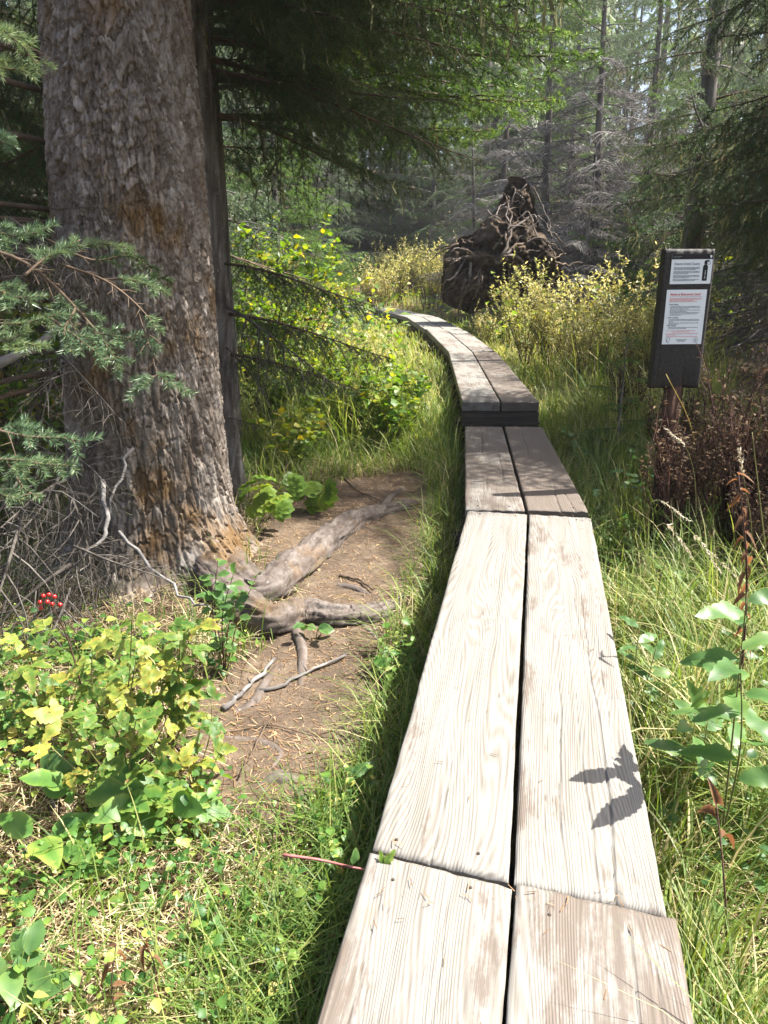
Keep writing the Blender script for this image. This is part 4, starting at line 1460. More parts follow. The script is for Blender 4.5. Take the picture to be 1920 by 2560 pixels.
# ------------------------------------------------------------------ upturned root plate of a fallen tree
rng = np.random.default_rng(51)
RPY = 13.6
OUT_PX = [(1115, 760), (1100, 700), (1108, 640), (1140, 600), (1185, 575), (1225, 545), (1250, 520), (1262, 470), (1278, 440), (1305, 434), (1330, 450), (1345, 500),
          (1352, 550), (1368, 590), (1395, 625), (1420, 660), (1400, 720), (1330, 740), (1250, 750), (1180, 790)]
OUT = np.array([at_y(px, py, RPY) for px, py in OUT_PX])
rp0 = np.array([OUT[:, 0].mean(), RPY, float(ground(OUT[:, 0].mean(), RPY))])
plate = thing('uprooted_stump', 'tall upturned root plate of a fallen tree, tangled brown roots above the willows', 'uprooted stump', tuple(rp0))


def plate_front(x, z):
    """how far the torn face stands out towards the path"""
    cx, cz = rp0[0] - .05, rp0[2] + .95
    r = np.hypot((x - cx) / 1.1, (z - cz) / 1.3)
    return RPY - .32 * np.clip(1 - r * r, 0, 1) - .75 * fbm(x * 2.1, z * 2.1, 81) - .55 * fbm(x * 6, z * 6, 82) - .35 * fbm(x * 15, z * 15, 87)


xs = np.arange(OUT[:, 0].min() - .1, OUT[:, 0].max() + .1, .024)
zs = np.arange(rp0[2] - .3, OUT[:, 2].max() + .1, .024)
X, Z = np.meshgrid(xs, zs)
P2 = [(o[0], o[2]) for o in OUT]
wx, wz = X + .16 * fbm(X * 4, Z * 4, 83), Z + .16 * fbm(X * 4, Z * 4, 84)
ins = in_poly(wx, wz, P2)
e = poly_dist(wx, wz, P2 + P2[:1])
e = np.where(ins, e, 0)
Yf = plate_front(X, Z) + .5 * (1 - np.clip(e / .3, 0, 1)) ** 2
Yb = RPY + .28 + .2 * np.clip(e / .3, 0, 1) + .2 * fbm(X * 3, Z * 3, 85)
nx, nz = len(xs), len(zs)
i = (np.arange(nz - 1)[:, None] * nx + np.arange(nx - 1)[None]).ravel()
F = np.stack([i, i + 1, i + nx + 1, i + nx], -1)
inf = ins.ravel()
F = F[inf[F].sum(1) >= 3]
mb = MB()
for Y_, fl in ((np.minimum(Yf, Yb - .02), 1), (Yb, 0)):
    V = np.stack([X, Y_, Z], -1).reshape(-1, 3) - rp0
    u = np.unique(F)
    rm = np.zeros(len(V), int); rm[u] = np.arange(len(u))
    mb.add(V[u], rm[F] if fl else rm[F][:, ::-1], 0, np.clip(.45 + .9 * fbm(V[u][:, 0] * 5, V[u][:, 2] * 5, 86), 0, 1))
mb.build('soil_mass', [M_ROOTSOIL], plate)


def plate_root(pts, r, mat, out=.06, n=14):
    P = curve(np.array([at_y(px, py, RPY) for px, py in pts]), n)
    P[:, 1] = plate_front(P[:, 0], P[:, 2]) - out - .04 * rng.random()
    P[:, 1] = np.convolve(np.pad(P[:, 1], 2, 'edge'), np.ones(5) / 5, 'valid') - .03
    P = P + rng.normal(0, .012, P.shape)
    m = MB()
    rr = np.linspace(r, r * .35, n)
    m.tube(P - rp0, rr, 7, 0, rng.random(n * 7), rough=.35, rng=rng)
    m.build('root', [mat], plate)


for pts, r in ([[(1240, 650), (1262, 600), (1272, 560), (1280, 515), (1290, 465)], .045], [[(1270, 610), (1262, 560), (1275, 510), (1318, 460)], .04],
               [[(1225, 625), (1255, 590), (1300, 560), (1335, 535), (1345, 560)], .045], [[(1300, 545), (1325, 530), (1330, 570), (1345, 610)], .04],
               [[(1250, 640), (1300, 610), (1350, 600), (1375, 640)], .05], [[(1160, 700), (1150, 735), (1147, 770)], .05], [[(1175, 660), (1165, 710), (1145, 765), (1142, 800)], .045],
               [[(1165, 645), (1135, 690), (1110, 705), (1098, 760)], .04], [[(1180, 640), (1140, 650), (1112, 675)], .045], [[(1190, 645), (1150, 620), (1115, 640)], .04],
               [[(1200, 660), (1190, 710), (1180, 750)], .05], [[(1230, 660), (1270, 640), (1300, 660), (1310, 690)], .06], [[(1290, 480), (1310, 500), (1300, 530), (1320, 550)], .03],
               [[(1330, 470), (1350, 500), (1366, 545), (1370, 600)], .025], [[(1345, 540), (1365, 570), (1368, 620)], .022], [[(1220, 560), (1240, 530), (1262, 520)], .025]):
    plate_root(pts, r * .6, M_ROOT, out=.0)
for k in range(60):
    c = OUT.mean(0)
    a = rng.uniform(0, 6.283)
    px, py = rng.uniform(1125, 1375), rng.uniform(520, 740)
    if not in_poly(np.array([px]), np.array([py]), OUT_PX)[0]:
        continue
    l = rng.uniform(30, 90)
    a = math.atan2(py - 640, px - 1235) + rng.normal(0, .5)
    pts = [(px, py), (px + l * .4 * math.cos(a) + rng.normal(0, 7), py + l * .4 * math.sin(a) + rng.normal(0, 7)), (px + l * math.cos(a), py + l * math.sin(a) * .9 + 10)]
    plate_root(pts, rng.uniform(.008, .024), M_TWIG if k % 3 else M_ROOT, out=rng.uniform(-.02, .06), n=9)
m = MB()
m.tube(curve([rp0 * 0 + [0, .25, .95], [.5, 2.5, .85], [1.2, 6.0, .7]], 12), np.linspace(.28, .16, 12), 14, 0, rng.random(12 * 14), rough=.1, rng=rng)
m.build('trunk', [M_BARK2], plate)
for k in range(6):
    hang_branch(plate, B_DEAD[k % 4], (.5 + .16 * k, 2.2 + .6 * k, 1.0), rng.uniform(-.6, 2.6), rng.uniform(.2, .9), rng.uniform(.6, 1.0), name='dead_branch')

# ------------------------------------------------------------------ foreground boughs of the big spruce
def spray(pts, seed, depth_mats=(M_TWIG, M_NEEDLE_B), per_m=1350, ln=.030, wd=.0030, side=.13, bare=.35, name='branch', n=16, r=.006, live=.9, step=.035, tint=.5):
    """a bough close to the viewer; pts: spots of the photograph with their depth"""
    rng = np.random.default_rng(seed)
    P = curve(np.array([U(*p) for p in pts]), n)
    m = MB()
    m.tube(P - BIGO, np.linspace(r, .0018, n), 6, 0, .7)
    A, B = [], []
    L = np.concatenate([[0], np.cumsum(np.linalg.norm(np.diff(P, axis=0), axis=1))])
    tot = L[-1]
    s = tot * .12
    sg = 1
    while s < tot:
        f = s / tot
        j = min(np.searchsorted(L, s) - 1, n - 2)
        g = (s - L[j]) / (L[j + 1] - L[j])
        p = P[j] * (1 - g) + P[j + 1] * g
        d = nrm(P[j + 1] - P[j])
        pe = nrm(np.cross(d, np.array([0, -.45, 1.0]))) * sg
        l = side * rng.uniform(.5, 1.25) * (1.15 - f * .6)
        e = nrm(d * .75 + pe * .75 + rng.normal(0, .15, 3))
        q = np.stack([p, p + e * l * .5, p + e * l + np.array([0, 0, -.12 * l])])
        m.tube(q - BIGO, [.0026, .002, .0012], 4, 0, .6, cap=False)
        if f > bare and rng.random() < live:
            A += [q[0] * .7 + q[1] * .3, q[1]]; B += [q[1], q[2]]
            if l > .08:
                for sgn in (-1, 1):
                    e2 = nrm(e * .8 + nrm(np.cross(e, np.array([0, -.4, 1.0]))) * sgn * .7)
                    q2 = q[1] + e2 * l * .45
                    m.tube(np.stack([q[1], q2]) - BIGO, [.0016, .001], 3, 0, .6, cap=False)
                    A.append(q[1]); B.append(q2)
        elif rng.random() < .6:
            e2 = nrm(e + rng.normal(0, .6, 3))
            m.tube(np.stack([q[1], q[1] + e2 * l * .5]) - BIGO, [.0016, .0008], 3, 0, .8, cap=False)
        sg = -sg
        s += step * rng.uniform(.7, 1.3)
    j0 = int(bare * n)
    A += list(P[j0 + 1:-1]); B += list(P[j0 + 2:])
    needles(m, np.array(A) - BIGO, np.array(B) - BIGO, per_m, ln, wd, rng, 1, tint, .3, fwd=.8, flat=.35)
    return m.build(name, list(depth_mats), big)


spray([(-120, 600, 2.5), (60, 655, 2.55), (190, 770, 2.62), (270, 870, 2.66), (300, 925, 2.66)], 1, side=.10, bare=.50, r=.009)
spray([(150, 660, 2.62), (260, 700, 2.6), (340, 760, 2.58), (400, 830, 2.55)], 2, side=.06, bare=.72, r=.005)
spray([(230, 830, 2.63), (310, 845, 2.6), (400, 870, 2.58)], 3, side=.07, bare=.1, r=.003)
spray([(345, 780, 2.58), (375, 870, 2.58), (400, 940, 2.58), (480, 985, 2.58)], 4, side=.065, bare=.55, r=.003)
spray([(395, 935, 2.58), (360, 960, 2.55), (330, 985, 2.55)], 5, side=.06, bare=.1, r=.0025)
spray([(-60, 690, 2.4), (30, 740, 2.4), (110, 740, 2.42)], 6, side=.09, bare=.1)
spray([(-80, 800, 2.5), (40, 810, 2.5), (130, 790, 2.5)], 7, side=.08, bare=.3)
spray([(120, 600, 2.7), (230, 650, 2.75), (330, 640, 2.8), (400, 700, 2.8)], 8, side=.08, bare=.3, depth_mats=(M_TWIG, M_NEEDLE), per_m=1200)
spray([(150, 620, 2.8), (250, 610, 2.85), (330, 620, 2.85)], 9, side=.08, bare=.2, tint=.8)
spray([(-70, 1060, 2.4), (60, 1090, 2.4), (150, 1095, 2.42), (215, 1105, 2.42)], 10, side=.10, bare=.15)
spray([(-60, 1150, 2.35), (40, 1150, 2.35), (110, 1160, 2.38), (180, 1165, 2.38)], 11, side=.09, bare=.1)
spray([(20, 1160, 2.35), (60, 1220, 2.35), (100, 1245, 2.35)], 12, side=.06, bare=.1)
spray([(-60, 1210, 2.3), (10, 1240, 2.3), (60, 1250, 2.3)], 13, side=.07, bare=.1)
spray([(-90, 40, 2.4), (-10, 70, 2.4), (50, 110, 2.42), (95, 165, 2.42)], 14, side=.10, bare=.1, tint=.75)
spray([(-90, 150, 2.4), (0, 170, 2.4), (90, 175, 2.42)], 15, side=.09, bare=.1, tint=.75)
spray([(-90, 330, 2.5), (-20, 345, 2.5), (40, 370, 2.5)], 16, side=.09, bare=.1)
spray([(250, 700, 2.7), (330, 700, 2.68), (420, 735, 2.66)], 17, side=.07, bare=.2)
spray([(60, 690, 2.5), (120, 640, 2.55), (200, 600, 2.6)], 18, side=.09, bare=.25)
spray([(190, 770, 2.62), (160, 830, 2.55), (180, 880, 2.52)], 19, side=.07, bare=.1)
spray([(-60, 870, 2.45), (30, 850, 2.45), (100, 870, 2.45)], 20, side=.09, bare=.2, tint=.7)
spray([(-80, 560, 2.6), (40, 590, 2.6), (120, 570, 2.62)], 21, side=.1, bare=.2, tint=.4)
spray([(120, 790, 2.58), (200, 850, 2.56), (270, 905, 2.55)], 22, side=.075, bare=.3)
for (px, py, d) in ((-120, 600, 2.5), (-60, 690, 2.4), (-80, 800, 2.5), (-70, 1060, 2.4), (-60, 1150, 2.35), (-60, 1210, 2.3), (-90, 40, 2.4), (-90, 150, 2.4), (-90, 330, 2.5), (-60, 870, 2.45), (-80, 560, 2.6)):
    e = U(px, py, d)                                   # the limb that carries each bough, out from the bole's far left side
    b = np.array([TRUNK[0] - .28, TRUNK[1] + .02, e[2] + .12])
    P = curve([b, b * .5 + e * .5 + [-.25, .05, .06], e], 14)
    m = MB(); m.tube(P - BIGO, np.linspace(.014, .006, 14), 7, 0, .5, rough=.2, rng=np.random.default_rng(int(py)))
    m.build('limb', [M_TWIG], big)
rng = np.random.default_rng(61)
# dead twigs on the trunk's left flank and a tangle at its foot
for k in range(13):
    px, py = rng.uniform(120, 330), rng.uniform(860, 1420)
    p = U(px, py, 3.42) - BIGO
    hang_branch(big, B_BARE[k % 3], tuple(p), rng.uniform(-2.9, -.5), rng.uniform(-.95, -.1), rng.uniform(.3, .62), rng.normal(0, .5), 'dead_branch')
for k in range(9):
    px, py = rng.uniform(-40, 250), rng.uniform(1200, 1480)
    p = U(px, py, rng.uniform(2.9, 3.3)) - BIGO
    hang_branch(big, B_BARE[k % 3], tuple(p), rng.uniform(-2.6, -.2), rng.uniform(-1.0, .1), rng.uniform(.3, .6), rng.normal(0, .5), 'dead_branch')
for k in range(9):
    p = U(rng.uniform(-30, 210), rng.uniform(520, 640), rng.uniform(2.9, 3.2)) - BIGO
    hang_branch(big, B_BARE[k % 3], tuple(p), rng.uniform(-1.2, .2), rng.uniform(-.5, .1), rng.uniform(.25, .5), rng.normal(0, .5), 'dead_branch')
for (a, b, c, r) in (((-80, 950, 3.0), (70, 870, 3.1), (200, 800, 3.3), .026), ((330, 1120, 3.3), (280, 1250, 3.2), (240, 1330, 3.2), .008), ((250, 1210, 3.3), (270, 1320, 3.1), (200, 1400, 3.0), .012),
                     ((300, 1330, 3.15), (440, 1470, 2.95), (560, 1540, 2.85), .008)):
    m = MB()
    P = curve([U(*a), U(*b), U(*c)], 12) + rng.normal(0, .008, (12, 3))
    m.tube(P - BIGO, np.linspace(r, r * .4, 12), 7, 0, .7, rough=.3, rng=rng)
    m.build('dead_branch', [M_DEAD], big)

# ------------------------------------------------------------------ grass
WALK_A = np.array(WALK)


def walk_x(y):
    return np.interp(y, WALK_A[:9, 1], WALK_A[:9, 0])


def blades(mb, P, h, w, bend, rng, tint, mat=0, lv=5, az=None):
    k = len(P)
    a = rng.random(k) * 6.283 if az is None else az
    s = np.linspace(0, 1, lv)[None]
    hd = np.stack([np.cos(a), np.sin(a)], -1)
    curl = bend[:, None] * s ** 2.0
    X = P[:, None, :2] + hd[:, None] * (h[:, None] * curl)[..., None]
    Z = P[:, 2:3] + h[:, None] * (s - .45 * bend[:, None] * s ** 2.6)
    sd = np.stack([-np.sin(a), np.cos(a)], -1)
    ww = w[:, None] * np.array([.7, 1, .9, .6, .08, .05])[None, :lv] / 2
    Lf = np.concatenate([X - sd[:, None] * ww[..., None], Z[..., None]], -1)
    Rt = np.concatenate([X + sd[:, None] * ww[..., None], Z[..., None]], -1)
    V = np.concatenate([Lf, Rt], 1)
    q = np.arange(lv - 1)
    TF = np.stack([q, q + lv, q + lv + 1, q + 1], -1)
    F = (TF[None] + (np.arange(k) * 2 * lv)[:, None, None]).reshape(-1, 4)
    mb.add(V.reshape(-1, 3), F, mat, np.repeat(np.clip(tint, 0, 1), 2 * lv))


def on_ground(x, y, dz=-.02):
    return np.stack([x, y, ground(x, y) + dz], -1)


def open_ground(x, y, dens):
    """keep scattered points off the boards, the path and the trunks, thinning by 'dens'"""
    wd = walk_d(x, y)
    k = (wd > .335) & (np.random.default_rng(7).random(len(x)) < dens)
    pin = in_poly(x, y, PATH_POLY) & (poly_dist(x, y, PATH_POLY + PATH_POLY[:1]) > .10 * hash2(np.floor(x * 9), np.floor(y * 9)) + .02)
    k &= ~pin
    k &= (np.hypot(x - TRUNK[0], y - TRUNK[1]) > .5) & (np.hypot(x - x2, y - y2) > .22)
    return k


rng = np.random.default_rng(71)
# right of the boardwalk
mb = MB()
n = 60000
y = rng.uniform(.18, 1, n) ** 1.35 * 7.2
x = walk_x(y) + .3 + rng.random(n) ** 1.25 * (1.1 + .55 * y)
clump = vnoise(x * 5, y * 5, 4)
wither = np.exp(-(((x - 2.0) / .75) ** 2 + ((y - 3.75) / .75) ** 2))
k = open_ground(x, y, np.clip(.35 + .8 * clump - .75 * wither, .04, 1))
x, y, clump = x[k], y[k], clump[k]
n = len(x)
lean = np.where(walk_d(x, y) < .5, rng.uniform(-2.2, 2.2, n), vnoise(x * 1.6, y * 1.6, 64) * 12 + rng.normal(0, .8, n))
h = rng.gamma(6, .055, n) * (.62 + .6 * clump)
h = np.minimum(np.where(walk_d(x, y) < .5, np.minimum(h, .36), h), .62)
blades(mb, on_ground(x, y), h, (.0018 + .0055 * rng.random(n) ** 2.2) * (1 + .12 * y), rng.uniform(.15, 1.15, n), rng, .36 + .3 * (vnoise(x * 2.3, y * 2.3, 6) - .5) + rng.normal(0, .17, n) + .5 * (rng.random(n) < .2), az=lean)
setting(mb.build('grass', [M_GRASS]), 'long arching grass right of the boardwalk', 'stuff')
# left: along the boards, beside the path, at the lower left
mb = MB()
n = 58000
y = rng.uniform(.18, 1, n) ** 1.3 * 7.0
x = walk_x(y) - .3 - rng.random(n) ** 1.2 * (.9 + .62 * y)
strip = np.exp(-((walk_d(x, y) - .36) / np.where(y < 2.2, .26, .16)) ** 2)
clump = vnoise(x * 6, y * 6, 14)
back = np.clip((y - 4.6) / .8, 0, 1)
k = open_ground(x, y, np.clip(.75 * strip + .55 * back * (x > -2) + .34 * clump * (1 - .55 * (y < 2.3)), 0, 1))
x, y, clump, strip, back = x[k], y[k], clump[k], strip[k], back[k]
n = len(x)
h = rng.gamma(5, .045, n) * (.6 + .5 * clump) * (1 + .25 * back) * np.where(y < 2.2, 1.25, 1)
blades(mb, on_ground(x, y), np.minimum(h, .30 + .3 * back), rng.uniform(.002, .0045, n) * (1 + .12 * y), rng.uniform(.2, 1.3, n), rng, .32 + .3 * (vnoise(x * 2, y * 2, 16) - .5) + rng.normal(0, .15, n) + .45 * (rng.random(n) < .14))
setting(mb.build('grass', [M_GRASS]), 'grass between the path and the boardwalk and at the lower left', 'stuff')
# the meadow beyond
mb = MB()
n = 52000
y = 6.0 + 18 * rng.random(n) ** 1.5
x = rng.uniform(-.42, .42, n) * y + .3
k = (walk_d(x, y) > .34) & (rng.random(n) < .45 + .6 * vnoise(x * 1.5, y * 1.5, 24))
x, y = x[k], y[k]
n = len(x)
h = rng.gamma(6, .07, n) * (.7 + .5 * vnoise(x, y, 25))
h = np.where(walk_d(x, y) < .8, np.minimum(h, .30), np.where(y > 9.5, h * .6, h))
blades(mb, on_ground(x, y), h, rng.uniform(.006, .012, n) * (.6 + .06 * y), rng.uniform(.1, .9, n), rng, .62 + .4 * (vnoise(x * .8, y * .8, 26) - .5) + rng.normal(0, .17, n), lv=4)
setting(mb.build('grass', [M_GRASS]), 'tall yellow-green meadow grass around the far boardwalk', 'stuff')

# ------------------------------------------------------------------ litter and ground cover
mb = MB()
n = 60000                                                  # fallen needles on the dirt
x, y = rng.uniform(-2.0, 1.0, n), rng.uniform(1.5, 6.4, n)
k = in_poly(x + .15 * rng.normal(size=n), y + .15 * rng.normal(size=n), PATH_POLY) & (walk_d(x, y) > .33) & (rng.random(n) < .25 + 1.1 * vnoise(x * 3.3, y * 3.3, 33))
x, y = x[k], y[k]
n = len(x)
P = np.stack([x, y, np.maximum(path_z(x, y), ground(x, y)) + .003], -1)
d = np.c_[rng.normal(size=(n, 2)), rng.normal(0, .12, n)]
R = frames(d, np.array([0, 0, 1.0]) + rng.normal(0, .2, (n, 3)))
mb.inst(np.array([[-.0012, 0, 0], [.0012, 0, 0], [.0008, .022, .002], [-.0008, .022, .002]]), np.array([[0, 1, 2, 3]]), R, P, 0, rng.random(n), rng.uniform(.5, 1.5, n))
n = 3000                                                   # bark chips and cone scales
x, y = rng.uniform(-2.0, 1.0, n), rng.uniform(1.5, 6.4, n)
k = in_poly(x, y, PATH_POLY) & (walk_d(x, y) > .33)
x, y = x[k], y[k]
n = len(x)
P = np.stack([x, y, np.maximum(path_z(x, y), ground(x, y)) + .002], -1)
R = frames(np.c_[rng.normal(size=(n, 2)), rng.normal(0, .2, n)], np.array([0, 0, 1.0]) + rng.normal(0, .3, (n, 3)))
mb.inst(*leaf_tpl(.02, .007, 2, .3, .3), R, P, 0, rng.random(n), .3 + 1.2 * rng.random(n) ** 2)
setting(mb.build('litter', [M_LITTER]), 'orange-brown fallen needles scattered over the dirt path', 'stuff')
mb = MB()
n = 36000                                                  # dry straw and stalks lying under the plants
y = rng.uniform(.18, 1, n) ** 1.3 * 6.5
x = rng.uniform(-1, 1, n) * (.8 + .45 * y) + .25
k = (walk_d(x, y) > .34) & ~in_poly(x, y, PATH_POLY)
x, y = x[k], y[k]
n = len(x)
a = rng.random(n) * 6.283
blades(mb, on_ground(x, y, .008), rng.uniform(.03, .10, n), rng.uniform(.002, .0036, n), rng.uniform(1.2, 2.6, n), rng, rng.random(n), lv=4, az=a)
setting(mb.build('litter', [M_STRAW]), 'dry pale straw lying under the plants', 'stuff')

mb = MB()
n = 17000                                                  # low leafy undergrowth on the floor of the wood
y = 11 + 30 * rng.random(n) ** 1.3
x = rng.uniform(-.55, .6, n) * y
k = (walk_d(x, y) > .7) & (rng.random(n) < .3 + 1.2 * vnoise(x * .7, y * .7, 54))
x, y = x[k], y[k]
n = len(x)
P = on_ground(x, y, 0) + np.stack([0 * x, 0 * x, rng.gamma(3, .13, n)], -1)
a = rng.random(n) * 6.283
R = frames(np.stack([np.cos(a), np.sin(a), rng.normal(.2, .5, n)], -1), np.array([.2, -.3, 1.0]) + rng.normal(0, .5, (n, 3)))
mb.inst(*leaf_tpl(.13, .035, 2, .2, .3), R, P, 0, np.clip(rng.normal(.55, .25, n), 0, 1), rng.uniform(.6, 1.5, n))
setting(mb.build('undergrowth', [M_BUSH]), 'leafy undergrowth on the floor of the wood', 'stuff')

TPL_ROUND = leaf_tpl(.034, .0145, 5, .28, .28, peak=.38, teeth=.08)
mb = MB()
n = 15000                                                   # low round-leaved cover, lower left and along the right
y = rng.uniform(.34, 1, n) ** 1.2 * 2.75
x = walk_x(y) - .42 - rng.random(n) * (.5 + .62 * y)
den = np.clip(2.2 * (vnoise(x * 3, y * 3, 34) - .24), 0, 1)
k = open_ground(x, y, den)
x, y = x[k], y[k]
n = len(x)
hh = rng.gamma(3, .022, n)
P = on_ground(x, y, 0) + np.stack([rng.normal(0, .01, n), rng.normal(0, .01, n), hh + .015], -1)
a = rng.random(n) * 6.283
d = np.stack([np.cos(a), np.sin(a), rng.normal(.05, .25, n)], -1)
R = frames(d, np.array([.15, -.25, 1.0]) + rng.normal(0, .35, (n, 3)))
mb.inst(*TPL_ROUND, R, P, 0, np.clip(.42 + .6 * (vnoise(x * 2, y * 2, 35) - .5) + rng.normal(0, .26, n), 0, 1), (.32 + .95 * rng.random(n) ** 2) * np.clip(y / 2.0, .7, 1.1))
st = on_ground(x, y, -.01)
V = np.stack([st - [.0008, 0, 0], st + [.0008, 0, 0], P], 1).reshape(-1, 3)
mb.add(V, np.arange(len(V)).reshape(-1, 3), 1, .5)
setting(mb.build('ground_cover', [M_COVER, M_STEM]), 'low round-leaved ground cover at the lower left', 'stuff')
mb = MB()
n = 3200
y = rng.uniform(.3, 1, n) ** 1.2 * 5.2
x = walk_x(y) + .4 + rng.random(n) * (.5 + .45 * y)
k = open_ground(x, y, np.clip(1.7 * (vnoise(x * 2.4, y * 2.4, 44) - .4), 0, 1))
x, y = x[k], y[k]
n = len(x)
P = on_ground(x, y, 0) + np.stack([rng.normal(0, .01, n), rng.normal(0, .01, n), rng.gamma(4, .045, n)], -1)
a = rng.random(n) * 6.283
R = frames(np.stack([np.cos(a), np.sin(a), rng.normal(.05, .3, n)], -1), np.array([.1, -.2, 1.0]) + rng.normal(0, .4, (n, 3)))
mb.inst(*TPL_ROUND, R, P, 0, np.clip(rng.normal(.4, .25, n), 0, 1), rng.uniform(.6, 1.6, n))
setting(mb.build('ground_cover', [M_HERB]), 'small green leaves among the grass right of the boardwalk', 'stuff')

# ------------------------------------------------------------------ plants one can tell apart, every large leaf its own piece
def leaf_data(parts, mat, name='leaf', stalk=None, stalk_mat=M_STEM):
    """parts: (template, turn in the leaf plane, offset along y)"""
    m = MB()
    for (V, F), ang, off, s in parts:
        c, sn = math.cos(ang), math.sin(ang)
        Q = V * s
        Q = np.c_[Q[:, 0] * c - Q[:, 1] * sn, Q[:, 0] * sn + Q[:, 1] * c, Q[:, 2]] + np.array([0, off, 0])
        k = len(V) // 3
        m.add(Q, F, 0, np.r_[np.full(k, .68), np.full(k, .36), np.full(k, .68)])
    if stalk:
        m.tube([[0, 0, 0], [0, stalk, -.002]], [.0014, .001], 4, 1, .5, cap=False)
    return m.mesh(name, [mat, stalk_mat])


def bane_leaf(seed, mat=M_BANE):
    r = np.random.default_rng(seed)
    def lf(L, W):
        return leaf_tpl(L, W, 14, r.uniform(.1, .35), r.uniform(.1, .45), teeth=.20, peak=.40, lobes=.35)
    return leaf_data([(lf(.085, .023), r.normal(0, .1), .035, 1), (lf(.066, .019), 1.05 + r.normal(0, .2), .03, 1), (lf(.066, .019), -1.05 + r.normal(0, .2), .03, 1)], mat, stalk=.036)


L_BANE = [bane_leaf(k) for k in range(6)]
L_OVAL = [leaf_data([(leaf_tpl(.05, .016, 8, .22, .1 + .15 * k, peak=.48), 0, .006, 1)], M_HERB, stalk=.007) for k in range(3)]
L_BIG = [leaf_data([(leaf_tpl(.10, .030, 10, .18, .15 + .15 * k, peak=.4), 0, .02, 1)], M_COVER, stalk=.022) for k in range(3)]
L_LANCE = [leaf_data([(leaf_tpl(.12, .026, 16, .2, .12 + .14 * k, teeth=.16, peak=.42), 0, .006, 1)], M_HERB, stalk=.007) for k in range(4)]
L_PALM = [leaf_data([(leaf_tpl(.055, .015, 10, .15, .2, teeth=.15, peak=.55), a, .02, 1 - .18 * abs(a)) for a in (-1.5, -.75, 0, .75, 1.5)], M_HERB, stalk=.02) for k in range(2)]
L_LOBED = [leaf_data([(leaf_tpl(.085, .034, 12, .12, .2 + .1 * k, teeth=.14, peak=.5), a, .02, 1 - .12 * abs(a)) for a in (-1.15, -.55, 0, .55, 1.15)], M_BUSH, stalk=.03) for k in range(2)]
L_CURL = [leaf_data([(leaf_tpl(.042, .011, 8, 1.6, 1.0 + .6 * k, teeth=.2, peak=.45), .2 * k, .004, 1)], M_CURL, stalk=.004, stalk_mat=M_DARKSTEM) for k in range(3)]


def put_leaf(t, org, me, p, d, nrml, s, name='leaf'):
    R = frames(np.asarray(d, float)[None], np.asarray(nrml, float)[None])[0]
    q = np.asarray(p) - org
    o = obj(name, me, t)
    o.matrix_basis = Matrix([[*(R[0] * s), q[0]], [*(R[1] * s), q[1]], [*(R[2] * s), q[2]], [0, 0, 0, 1]])
    return o


def plant(name, label, base, tips, leaves, rng, cat='plant', stem_mat=M_STEM, per=6, size=(.8, 1.2), r=.0028, f0=.3, face=(0, -.35, 1.0), out=.55, group=None, droop=.1):
    """stems from the base to the tips with leaves set along them"""
    org = np.asarray(base, float)
    t = thing(name, label, cat, tuple(org), 0, group)
    for tip in tips:
        tip = np.asarray(tip, float)
        mid = (org * .45 + tip * .55) + np.array([*(rng.normal(0, .02, 2)), .05 * np.linalg.norm(tip - org)])
        P = curve([org + rng.normal(0, .008, 3) * [1, 1, 0], mid, tip], 12)
        m = MB()
        m.tube(P - org, np.linspace(r, r * .45, 12), 6, 0, rng.random())
        m.build('stem', [stem_mat], t)
        for k in range(per):
            f = f0 + (1 - f0) * (k + .6 * rng.random()) / max(per - .4, 1)
            f = min(f, 1.0)
            i = min(int(f * 11), 10)
            p = P[i] + (P[i + 1] - P[i]) * (f * 11 - i)
            a = k * 2.4 + rng.normal(0, .5)
            d = np.array([math.cos(a), math.sin(a) * .8, rng.normal(-droop, .25)]) * out + nrm(P[i + 1] - P[i]) * (.25 if k < per - 1 else .6)
            n = np.asarray(face) + rng.normal(0, .3, 3)
            put_leaf(t, org, leaves[rng.integers(0, len(leaves))], p, d, n, rng.uniform(*size))
    return t


rng = np.random.default_rng(91)
